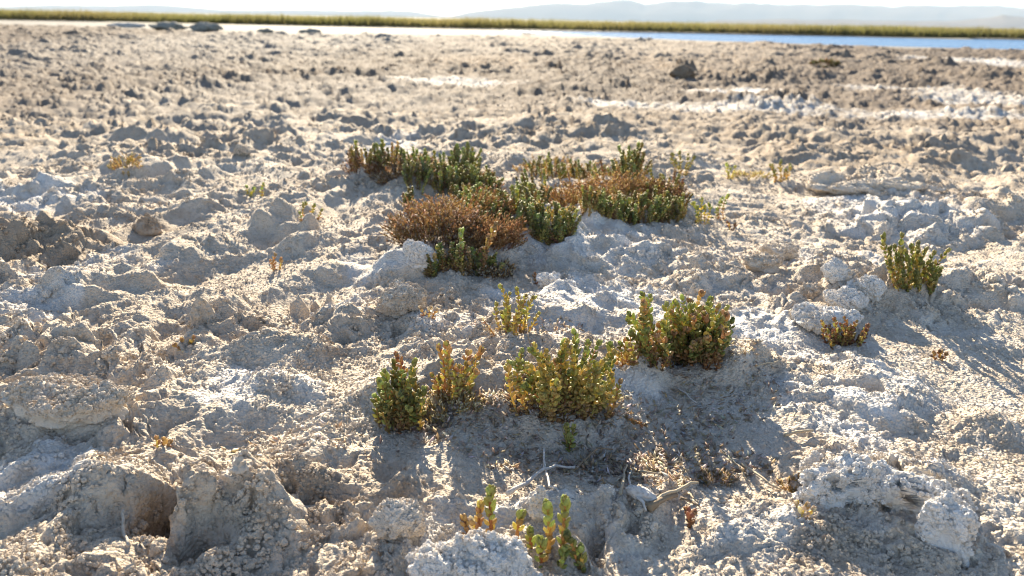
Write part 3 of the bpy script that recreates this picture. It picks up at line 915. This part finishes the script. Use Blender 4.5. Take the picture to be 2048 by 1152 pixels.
for label, px, py, wpx, hpx, n, keys in [
    ('orange brown dry tuft on the rough crust at upper left', 250, 354, 52, 24, 60, ('o', 'o', 'y', 'b')),
    ('low dry straw patch between the far sprouts on the right', 1505, 362, 90, 14, 60, ('p', 'o', 'y')),
    ('small dark olive tuft on the far crust before the water', 1655, 135, 46, 12, 70, ('d', 'g', 'g', 'b')),
    ('dry straw patch at the edge of the shaded hollow', 1435, 975, 70, 16, 50, ('p', 'y', 'p')),
    ('dry brown stubble under the golden stems', 900, 838, 120, 26, 120, ('p', 'b', 'o', 'p')),
    ('dark dead stubble under the dense bush', 1100, 838, 150, 26, 130, ('d', 'b', 'b', 'p')),
    ('small dry straw scrap left of the porous ridge', 1590, 990, 60, 12, 36, ('p', 'y', 'o')),
]:
    p = at(px, py); m = (p - Vector((0, 0, CAM_H))).length / FPX
    e = empty('dry_tuft', p); tag(e, label, 'dry plant')
    dry_tuft(e, (0, wpx * m * .3), wpx * m, wpx * m * .7, hpx * m, n, keys, seed=px, leafk=max(.0055, 4.5 * m), name='twigs')

# ------------------------------------------------------------------ the mats in the middle distance
def shoot_mesh(keys, h, leaf, seed):
    q = random.Random(seed)
    acc = Acc()
    pts = bez((0, 0, -.01), (q.uniform(-.01, .01), q.uniform(-.01, .01), h), 6, np.array([q.uniform(-.008, .008), q.uniform(-.008, .008), 0]))
    acc.tube(pts, .0016, PAL['b'], 4)
    for t, M in stem_leaves(pts, leaf, .0078, .05, .8, q):
        acc.leaf(LEAF_LO, M, jit(PAL[pick(keys, t, q)], q))
    return acc.mesh('shoot', m_leaf)
SH = {'green': [shoot_mesh(('b', 'y', 'g', 'bg', 'lg'), .085, .0112, s) for s in range(5)],
      'olive': [shoot_mesh(('b', 'y', 'yg', 'g', 'yg'), .085, .0112, s + 20) for s in range(4)],
      'gold': [shoot_mesh(('b', 'o', 'o', 'y', 'o'), .085, .0105, s + 40) for s in range(3)]}

def mat(label, zones, domes, seed):
    """zones: (polygon corner px box x0,x1,y0,y1 of the feet, height px, count, kinds); domes: (foot px, py, width px, height px, n, keys)"""
    q = random.Random(seed)
    cx = sum((z[0] + z[1]) / 2 for z in zones) / len(zones); cy = sum((z[2] + z[3]) / 2 for z in zones) / len(zones)
    root = empty('succulent_mat', at(cx, cy)); tag(root, label, 'plant', 'succulent mats in the middle distance')
    for x0, x1, y0, y1, hpx, n, kinds in zones:
        P0, P1, P2, P3 = at(x0, y1), at(x1, y1), at(x1, y0), at(x0, y0)
        n = int(n * 1.7); todo = []
        for k in range(n):
            u, v = (k + q.random()) / n, q.random()
            p = (P0 * (1 - u) + P1 * u) * (1 - v) + (P3 * (1 - u) + P2 * u) * v
            todo.append((p, q.random()))
        zs = height(np.array([p.x for p, _ in todo]), np.array([p.y for p, _ in todo]))
        for (p, _), pz in zip(todo, zs):
            p.z = float(pz)
            m = (p - Vector((0, 0, CAM_H))).length / FPX
            o = link('shoot', q.choice(SH[q.choice(kinds)]), root)
            sc = .86 * hpx * m / .085 * q.uniform(.55, 1.25)
            th = min(max(sc, .8), 1.25)
            o.location = p - root.location
            o.rotation_euler = (q.gauss(0, .2), q.gauss(0, .24), q.uniform(0, 6.28))
            o.scale = (th, th, sc)
    for px, py, wpx, hpx, n, keys in domes:
        p = at(px, py); m = (p - Vector((0, 0, CAM_H))).length / FPX
        b = p - root.location
        dry_tuft(root, (b.x, b.y + wpx * m * .35), wpx * m, wpx * m * .75, hpx * m, n, keys, seed=px, leafk=.0085)
    return root

mat('green and brown mat at the back left of the group, split into two tufts',
    [(700, 800, 342, 352, 52, 30, ('olive', 'green', 'gold')), (805, 955, 352, 384, 50, 62, ('green', 'green', 'olive')),
     (900, 955, 340, 360, 48, 20, ('green',)), (940, 995, 384, 396, 52, 16, ('green', 'olive'))],
    [(815, 368, 150, 46, 200, ('b', 'o', 'p')), (745, 358, 120, 38, 130, ('b', 'o', 'p')), (885, 386, 190, 34, 200, ('b', 'g', 'o')), (965, 398, 80, 34, 80, ('b', 'y', 'o'))], 1)
mat('largest mat in the middle, rusty dry dome left and green shoots right',
    [(925, 1080, 425, 462, 50, 70, ('green', 'green', 'olive')), (1060, 1142, 452, 476, 52, 34, ('green', 'olive')),
     (900, 1000, 408, 428, 40, 34, ('green', 'gold', 'olive')), (805, 830, 408, 418, 34, 5, ('gold', 'olive'))],
    [(868, 500, 150, 100, 420, ('o', 'y', 'p', 'y')), (975, 506, 120, 74, 260, ('b', 'o', 'o')), (915, 470, 180, 80, 240, ('o', 'y', 'b')), (1000, 462, 190, 40, 200, ('b', 'g', 'd')), (1100, 478, 90, 36, 90, ('b', 'y', 'g'))], 2)
mat('right hand mat with dry brown heart ringed by green and olive shoots',
    [(1165, 1368, 418, 444, 46, 96, ('olive', 'olive', 'green', 'gold')), (1030, 1090, 396, 424, 52, 34, ('green', 'olive')),
     (1060, 1290, 348, 366, 40, 50, ('olive', 'green', 'gold')), (1290, 1365, 384, 410, 44, 26, ('olive', 'gold')), (1235, 1278, 352, 372, 54, 18, ('green', 'olive'))],
    [(1140, 420, 150, 62, 260, ('b', 'o', 'o', 'y')), (1225, 408, 170, 62, 300, ('o', 'o', 'b', 'y')), (1260, 446, 230, 34, 260, ('b', 'y', 'g')), (1320, 420, 110, 44, 120, ('b', 'o', 'y')), (1150, 366, 230, 34, 160, ('b', 'y', 'o'))], 3)
mat('low row of green sprouts with one tall rusty spike in front of the dry dome',
    [(853, 985, 538, 558, 44, 46, ('green', 'olive', 'gold')), (916, 926, 545, 548, 82, 1, ('green',)), (957, 965, 548, 550, 104, 2, ('gold',)), (960, 1000, 548, 556, 30, 10, ('gold', 'olive'))],
    [(975, 556, 90, 24, 90, ('b', 'p', 'd'))], 4)

# ------------------------------------------------------------------ lumps of crust that stand apart
def ico(sub):
    import bmesh
    bm = bmesh.new(); bmesh.ops.create_icosphere(bm, subdivisions=sub, radius=1)
    V = np.array([v.co[:] for v in bm.verts]); F = np.array([[v.index for v in f.verts] for f in bm.faces]); bm.free()
    return V, F
ICO = {k: ico(k) for k in (4, 5, 6)}
def n3(P, s, seed):
    x, y, z = P.T * s
    return (vnoise(x + z * .71 + 3, y - z * .53, seed) + vnoise(y + x * .37, z + x * .61 + 9, seed + 1) + vnoise(z - y * .43, x + y * .29, seed + 2)) / 1.7
def b3(P, s, seed):
    x, y, z = P.T
    return np.maximum(np.maximum(bumps(x + .3 * z, y + .4 * z, s, seed), bumps(y + .3 * x, z - .3 * x, s, seed + 1)), bumps(z + .3 * y, x - .3 * y, s, seed + 2) * .9)

def clod(label, px, py, wpx, hpx, mat_, shape='round', depth=.8, sub=4, sink=.25, rot=0, seed=None, name='salt_clod', cat='salt lump', pores=.0, tilt=0):
    p = at(px, py); m = (p - Vector((0, 0, CAM_H))).length / FPX
    a, h = wpx * m / 2, hpx * m * 1.02
    b = a * depth
    V, F = ICO[6 if sub == 5 and m < .00105 else sub]
    V = V.copy(); seed = seed or int(px * 7 + py)
    if shape == 'slab':
        V[:, 2] = np.sign(V[:, 2]) * np.abs(V[:, 2]) ** .35; V[:, :2] *= (1.0 + .12 * V[:, 2:3])
    elif shape == 'block':
        V = np.sign(V) * np.abs(V) ** .55
    elif shape == 'cone':
        k = np.clip((1 - V[:, 2:3]) / 2, 0, 1) ** .7; V[:, :2] *= .25 + .95 * k
    rx = 1 + .30 * n3(V, 1.3, seed) + .14 * n3(V, 3.1, seed + 9)
    V = V * rx[:, None]
    hh = h / (1 + (1 - sink))
    P = V * np.array([a, b, hh])
    nrm = V / np.linalg.norm(V, axis=1, keepdims=True)
    sc = min(a, h)
    P = P + nrm * (n3(P, 1.1 / sc, seed + 3) * .22 * sc)[:, None]
    for cell, amp in ((.55 * sc, .20 * sc), (min(.26 * sc, .034), min(.11 * sc, .015)), (min(.13 * sc, .016), min(.055 * sc, .0075)), (min(.06 * sc, .0075), min(.026 * sc, .0034))):
        cell = max(cell, 1e-4)
        wp = P + (.35 * cell * np.stack([n3(P, .9 / cell, seed + 51), n3(P, .9 / cell, seed + 61), n3(P, .9 / cell, seed + 71)], 1))
        P = P + nrm * ((b3(wp, cell, seed + int(cell * 1e5)) - .25) * amp * 1.3)[:, None]
    if pores:
        q = sstep(.28, .5, n3(P, 55, seed + 30))
        P = P - nrm * (q * pores)[:, None]
    P[:, 2] += hh * (1 - sink)
    o = link(name, mesh_np('salt_clod', P, F, M_CLOD[mat_]))
    az = math.atan2(p.x, p.y)
    o.location = p + Vector((math.sin(az) * b * .7, math.cos(az) * b * .7, 0))
    o.location.z = min(p.z, hz(o.location.x, o.location.y)) - .002
    o.rotation_euler = (R(tilt), 0, rot)
    rot_ = np.array(o.rotation_euler.to_matrix())
    if m < .003:
        CLODS.append((P @ rot_.T + np.array(o.location), nrm @ rot_.T, mat_))
    return tag(o, label, cat)
CLODS = []

clod('flat-topped sandy salt block at the left edge above the crumbly slope', 112, 815, 128, 42, 'sand', 'slab', .75, 5, .2)
clod('thin tilted salt plate beside the flat-topped block', 165, 848, 130, 44, 'sand', 'slab', .5, 5, .2, .3)
clod('round sandy ball of salt below the pitted white mound', 805, 634, 76, 60, 'sand', 'round', .95, 5, .1, pores=.004)
clod('bluish white salt lump at the bottom edge before the green shoots', 945, 1178, 200, 74, 'white', 'round', .5, 5, .6, pores=.005)
clod('small pillar of crust standing on the near edge', 1077, 1040, 34, 62, 'white', 'cone', .9, 4, .2)
clod('porous white salt wall at lower right, left end with horns', 1680, 1004, 160, 60, 'white', 'block', .35, 5, .4, .25, pores=.017)
clod('porous white salt wall at lower right, middle stretch with dark holes', 1805, 1042, 170, 66, 'white', 'block', .3, 5, .4, -.3, pores=.020)
clod('narrow white salt rim slanting along the dark crack at lower right', 1885, 1092, 70, 70, 'white', 'block', .4, 5, .5, -.6, pores=.014)
clod('small white salt horn on the left end of the porous wall', 1622, 962, 34, 50, 'white', 'cone', .8, 4, .2)
clod('tall knob crowning the lumpy white mound at right', 1672, 562, 40, 34, 'white', 'round', .8, 5, .5)
clod('rounded knob on the right shoulder of the lumpy white mound', 1730, 592, 50, 28, 'white', 'round', .8, 5, .4, pores=.005)
clod('low knob on the left shoulder of the lumpy white mound', 1622, 596, 56, 24, 'sand', 'round', .8, 5, .4, pores=.005)
clod('knob in the middle of the lumpy white mound front', 1690, 616, 60, 28, 'white', 'round', .8, 5, .45, pores=.005)
clod('pale boulder of salt at the foot of the white mound beside the dried plant', 1650, 662, 100, 30, 'white', 'block', .7, 5, .5, .3)
clod('thin pale salt plate lying on the sand right of the ledge', 1525, 540, 62, 22, 'sand', 'slab', .7, 4, .15)
clod('upper thin salt plate with dark gap, right of the ledge', 1555, 522, 60, 24, 'sand', 'slab', .7, 4, .15)
clod('long crust shelf with dark undercuts on the far right', 1760, 388, 220, 19, 'sand', 'round', .3, 5, .45, pores=.016)
clod('pale cone of crust at the left end of the long shelf', 1655, 384, 70, 34, 'sand', 'cone', .8, 4, .25)
clod('pointed brown lump on the left among small clods', 300, 470, 46, 32, 'brown', 'cone', .9, 4, .2)
clod('white crust lump under the rusty dome of the largest mat', 838, 535, 60, 44, 'white', 'round', .8, 5, .35)
clod('white chunk standing up on the ledge right of the dry brown sprig', 1098, 570, 34, 22, 'white', 'block', .8, 4, .25)
clod('knob of crust by the bottom edge, left of the white lumps', 800, 1075, 70, 60, 'sand', 'round', .8, 5, .3, pores=.008)
clod('pointed earth mound on the far crust', 1365, 154, 46, 24, 'earth', 'cone', .8, 4, .2)
clod('dark mound on the mud flat at far left, left of the pair', 338, 60, 60, 12, 'dark', 'round', .5, 4, .2)
clod('dark mound on the mud flat at far left, right of the pair', 412, 62, 52, 13, 'dark', 'round', .5, 4, .2)
clod('low grey hump on the mud flat, nearest to the left dark mounds', 255, 55, 60, 7, 'grey', 'round', .5, 4, .2)
clod('small dark bump at the crust edge on the mud flat', 620, 68, 40, 8, 'dark', 'round', .5, 4, .2)
clod('tiny dark bump left of the other one at the crust edge', 532, 66, 28, 7, 'dark', 'round', .5, 4, .2)
clod('small dark olive stone on the rough crust at upper left', 484, 312, 26, 16, 'dark', 'round', .8, 4, .2)

# ------------------------------------------------------------------ twigs and wood
def twig(label, px_pts, rad, col, forks=(), name='twig', lift=.004):
    P = []
    for q_ in px_pts:
        p = at(q_[0], q_[1]); p.z += lift + (q_[2] if len(q_) > 2 else 0); P.append(p)
    root = P[0].copy(); root.z -= lift
    acc = Acc()
    def path(pp):
        pts = []
        for k in range(len(pp) - 1):
            for t in (0, .5):
                pts.append(np.array(pp[k].lerp(pp[k + 1], t) - root) + np.array([random.gauss(0, .0008) for _ in range(3)]))
        pts.append(np.array(pp[-1] - root)); return pts
    pts = path(P); n = len(pts)
    acc.tube(pts, [rad * (1 - .5 * k / n) * random.uniform(.85, 1.15) for k in range(n)], col, 6)
    for f in forks:
        Q = []
        for q_ in f:
            p = at(q_[0], q_[1]); p.z += lift + (q_[2] if len(q_) > 2 else 0); Q.append(p)
        pts = path(Q); n = len(pts)
        acc.tube(pts, [rad * .65 * (1 - .5 * k / n) for k in range(n)], col, 5)
    o = link(name, acc.mesh(name, m_wood)); o.location = root
    return tag(o, label, 'twig')
GR, ST, BR = (0.50, 0.47, 0.43), (0.42, 0.34, 0.23), (0.24, 0.17, 0.10)
twig('forked bleached grey twig lying behind the near crust edge', [(1015, 1000, .004), (1050, 982, .006), (1085, 958, .008), (1110, 945, .006), (1150, 944, .002)], .0026, GR,
     [[(1086, 957, .008), (1086, 940, .012), (1087, 926, .016)], [(1092, 960, .006), (1100, 980, .002), (1118, 994, 0)]])
twig('curved brown dry stem beside the driftwood chip', [(1302, 1012), (1325, 1004, .004), (1350, 998, .006), (1380, 985, .008), (1395, 978, .004)], .0022, ST)
twig('thick dark scaly dry stem below the driftwood chip', [(1296, 1022), (1320, 1012, .003), (1352, 1003, .004)], .0048, BR)
twig('thin pale twig curving across the shaded hollow edge', [(1482, 935), (1510, 955, .003), (1540, 980, .003), (1590, 1000)], .0016, ST)
twig('thin straight straw left of the pale curving twig', [(1462, 925), (1480, 945, .002), (1500, 975)], .0012, ST)
twig('long grey twig arching over the litter right of the seedling', [(1268, 942), (1290, 955, .004), (1320, 958, .002)], .0014, ST)
twig('upright bent grey twig left of the driftwood chip', [(1240, 995), (1248, 970, .004), (1253, 945, .006)], .0018, ST)
twig('short grey twig leaning on the driftwood chip', [(1262, 985), (1258, 968, .003), (1262, 950, .002)], .0015, GR)
twig('pale bent twig in front of the driftwood chip', [(1270, 1000), (1285, 1012, .002), (1292, 1028)], .0018, GR)
twig('short brown twig right of the scaly stem', [(1362, 1000), (1374, 1010, .002), (1398, 1018)], .0016, BR)
twig('another brown twig crossing the short one', [(1378, 990), (1384, 1004, .003), (1396, 1012)], .0014, ST)
twig('pale twig on the shaded slope under the dark green bush', [(1352, 778), (1370, 795, .002), (1394, 812)], .0013, GR)
twig('brown twig fallen among the grey litter', [(1150, 945), (1175, 925, .003), (1195, 908, .004), (1225, 905)], .0014, BR)
twig('brown stick on the shaded floor near the white crust', [(1570, 878), (1590, 872, .002), (1626, 866)], .0022, ST)
twig('pale stick half buried on the sunny slope at lower left', [(482, 915), (505, 917, .002), (535, 920)], .0017, GR)
twig('crooked pale stub rising at the rim of the dark hollow', [(256, 1100), (248, 1080, .003), (248, 1060, .009), (251, 1046, .012)], .0020, (0.5, .42, .32))
twig('stray straw on the white ground right of the dark bush', [(1512, 738), (1530, 733, .002), (1556, 727)], .0012, ST)
twig('dry spindly twig poking up behind the dense bush', [(1062, 700, 0), (1055, 690, .012), (1050, 672, .028)], .0010, (0.4, .26, .14))

p = at(1285, 1000); m = (p - Vector((0, 0, CAM_H))).length / FPX
V, F = ICO[4]
V = V * np.array([30 * m, 14 * m, 12 * m]) * (1 + .22 * n3(V * np.array([1, 2.5, 2.5]), 1.6, 5) + .08 * n3(V * np.array([1, 5, 5]), 3, 6))[:, None]
me = mesh_np('driftwood_chip', V, F, m_wood, {'col': ('FLOAT_COLOR', np.tile((.50, .46, .42, 1), (len(V), 1)))})
o = link('driftwood_chip', me); o.location = p + Vector((0, 10 * m, 6 * m)); o.rotation_euler = (0, .25, -.35)
tag(o, 'weathered grey driftwood chip lying among the dry twigs', 'wood chip')

# ------------------------------------------------------------------ fallen leaf litter, one mass
def build_litter():
    q = random.Random(12); acc = Acc()
    zones = [(1150, 885, 640, 150, 1500), (1330, 950, 420, 90, 700), (880, 855, 240, 70, 450), (1450, 800, 240, 120, 350), (1110, 850, 300, 60, 450), (1050, 690, 260, 40, 150), (620, 920, 500, 60, 60)]
    for px, py, wd, hg, n in zones:
        for _ in range(n):
            a, r_ = q.uniform(0, 6.28), math.sqrt(q.random())
            c = at0(px + math.cos(a) * r_ * wd / 2, py + math.sin(a) * r_ * hg / 2)
            acc_pts.append((c[0], c[1]))
    P = np.array(acc_pts); Z = height(P[:, 0], P[:, 1])
    for (x, y), z in zip(P, Z):
        col = q.choice(((.50, .47, .43), (.44, .40, .35), (.40, .33, .25), (.30, .24, .18), (.46, .38, .27)))
        d = np.array([q.uniform(-1, 1), q.uniform(-1, 1), q.uniform(-.3, .4)])
        acc.leaf(LEAF_DRY, frame((x, y, z + q.uniform(.0, .002)), d, (q.uniform(-.4, .4), q.uniform(-.4, .4), 1), q.uniform(.006, .0125)), jit(np.array(col) * 1.15, q))
    tag(link('leaf_litter', acc.mesh('leaf_litter', m_dry)), 'pale fallen leaves and flakes on the shaded ground under the bushes', 'leaf litter', kind='stuff')
acc_pts = []
build_litter()

# ------------------------------------------------------------------ crumbs of salt over the crust, one mass
def build_crumbs():
    r = np.concatenate([np.exp(rng.uniform(math.log(.45), math.log(3.2), 200000)), np.exp(rng.uniform(math.log(3.2), math.log(20), 50000))])
    n = len(r)
    th = rng.uniform(-R(52), R(52), n)
    x, y = r * np.sin(th), r * np.cos(th)
    dens = fbm(x * 5, y * 5, 401, 3)
    ok = (dens + rng.normal(0, .35, n) > -.05) & (rng.random(n) < np.where(r > 3, .6, 1)) & (y < crust_edge(x) - .5)
    x, y, r = x[ok], y[ok], r[ok]; n = len(x)
    z, wh, br, li, cr, bk, ro, pl = height(x, y, True)
    s = np.exp(rng.normal(math.log(.00145), .34, n)) * np.maximum(1, (r / 1.05) ** .6)
    big = rng.random(n) < .02
    s = np.where(big, s * rng.uniform(1.6, 2.6, n), s) * (1 - .3 * li) * np.clip(.5 + .6 * ro, .55, 1.2)
    V = np.stack([x, y, z - s * .2], 1)
    for P, nr, mt in CLODS:                       # the same crumbs cling to the lumps
        up = np.nonzero(nr[:, 2] > -.2)[0]
        k = rng.choice(up, min(len(up), 1100))
        kk = len(k); sz = np.exp(rng.normal(math.log(.0017), .4, kk))
        V = np.concatenate([V, P[k] + nr[k] * .0004]); s = np.concatenate([s, sz])
        wv, bv = {'white': (.9, 0), 'brown': (0, .8)}.get(mt, (.25, 0))
        wh = np.concatenate([wh, np.full(kk, wv)]); br = np.concatenate([br, np.full(kk, bv)]); li = np.concatenate([li, np.zeros(kk)]); pl = np.concatenate([pl, np.zeros(kk)])
    n = len(V)
    me = bpy.data.meshes.new('salt_crumbs')
    me.vertices.add(n); me.vertices.foreach_set('co', V.astype(np.float32).ravel())
    for k, v in (('white', wh), ('brown', br), ('litter', li), ('plain', pl), ('scl', s)):
        a = me.attributes.new(k, 'FLOAT', 'POINT'); a.data.foreach_set('value', np.asarray(v, np.float32))
    a = me.attributes.new('rot', 'FLOAT_VECTOR', 'POINT'); a.data.foreach_set('vector', rng.uniform(0, 6.28, (n, 3)).astype(np.float32).ravel())
    a = me.attributes.new('var', 'INT', 'POINT'); a.data.foreach_set('value', rng.integers(0, 4, n).astype(np.int32))
    o = link('salt_crumbs', me)
    tag(o, 'countless small crumbs of salt strewn over the crust', 'salt crumbs', kind='stuff')
    g = bpy.data.node_groups.new('crumbs', 'GeometryNodeTree')
    g.interface.new_socket('Geometry', in_out='INPUT', socket_type='NodeSocketGeometry')
    g.interface.new_socket('Geometry', in_out='OUTPUT', socket_type='NodeSocketGeometry')
    gi, go = g.nodes.new('NodeGroupInput'), g.nodes.new('NodeGroupOutput')
    L = g.links.new
    inst = g.nodes.new('GeometryNodeInstanceOnPoints')
    g2i = g.nodes.new('GeometryNodeGeometryToInstance')
    for k in range(4):
        ic = g.nodes.new('GeometryNodeMeshIcoSphere'); ic.inputs['Subdivisions'].default_value = 3
        sp = g.nodes.new('GeometryNodeSetPosition')
        pos = g.nodes.new('GeometryNodeInputPosition')
        ad = g.nodes.new('ShaderNodeVectorMath'); ad.operation = 'ADD'; ad.inputs[1].default_value = (k * 7.3, k * 3.1, k * 5.7)
        L(pos.outputs[0], ad.inputs[0])
        nz = g.nodes.new('ShaderNodeTexNoise'); nz.inputs['Scale'].default_value = 1.15; nz.inputs['Detail'].default_value = 3; nz.inputs['Roughness'].default_value = .65
        L(ad.outputs[0], nz.inputs['Vector'])
        mr = g.nodes.new('ShaderNodeMapRange'); mr.inputs[1].default_value = .25; mr.inputs[2].default_value = .75; mr.inputs[3].default_value = .3; mr.inputs[4].default_value = 1.6
        L(nz.outputs['Fac'], mr.inputs[0])
        sc = g.nodes.new('ShaderNodeVectorMath'); sc.operation = 'SCALE'
        L(pos.outputs[0], sc.inputs[0]); L(mr.outputs[0], sc.inputs['Scale'])
        L(ic.outputs['Mesh'], sp.inputs['Geometry']); L(sc.outputs[0], sp.inputs['Position'])
        sm = g.nodes.new('GeometryNodeSetMaterial'); sm.inputs['Material'].default_value = m_crumb
        L(sp.outputs[0], sm.inputs[0]); L(sm.outputs[0], g2i.inputs[0])
    def na(nm, t):
        a = g.nodes.new('GeometryNodeInputNamedAttribute'); a.data_type = t; a.inputs['Name'].default_value = nm; return a.outputs['Attribute']
    L(gi.outputs[0], inst.inputs['Points']); L(g2i.outputs[0], inst.inputs['Instance'])
    inst.inputs['Pick Instance'].default_value = True
    L(na('var', 'INT'), inst.inputs['Instance Index'])
    L(na('rot', 'FLOAT_VECTOR'), inst.inputs['Rotation']); L(na('scl', 'FLOAT'), inst.inputs['Scale'])
    L(inst.outputs[0], go.inputs[0])
    md = o.modifiers.new('crumbs', 'NODES'); md.node_group = g
    print('crumbs', n)
build_crumbs()

# ------------------------------------------------------------------ haze
m_haze = bpy.data.materials.new('haze'); m_haze.use_nodes = True
nt = m_haze.node_tree; nt.nodes.remove(nt.nodes['Principled BSDF'])
pv = N(nt, 'VolumePrincipled'); pv.inputs['Color'].default_value = (0.66, 0.83, 1.0, 1); pv.inputs['Density'].default_value = 9.5e-5
nt.links.new(pv.outputs[0], nt.nodes['Material Output'].inputs['Volume'])
a, z0, z1 = 15500, -5, 420
V = [(x, y, z) for z in (z0, z1) for x, y in ((-a, -a), (a, -a), (a, a), (-a, a))]
F = [(0, 3, 2, 1), (4, 5, 6, 7), (0, 1, 5, 4), (1, 2, 6, 5), (2, 3, 7, 6), (3, 0, 4, 7)]
tag(link('haze', mesh_np('haze', V, F, m_haze, smooth=False)), 'pale even haze fading the far hills', 'haze', kind='stuff')
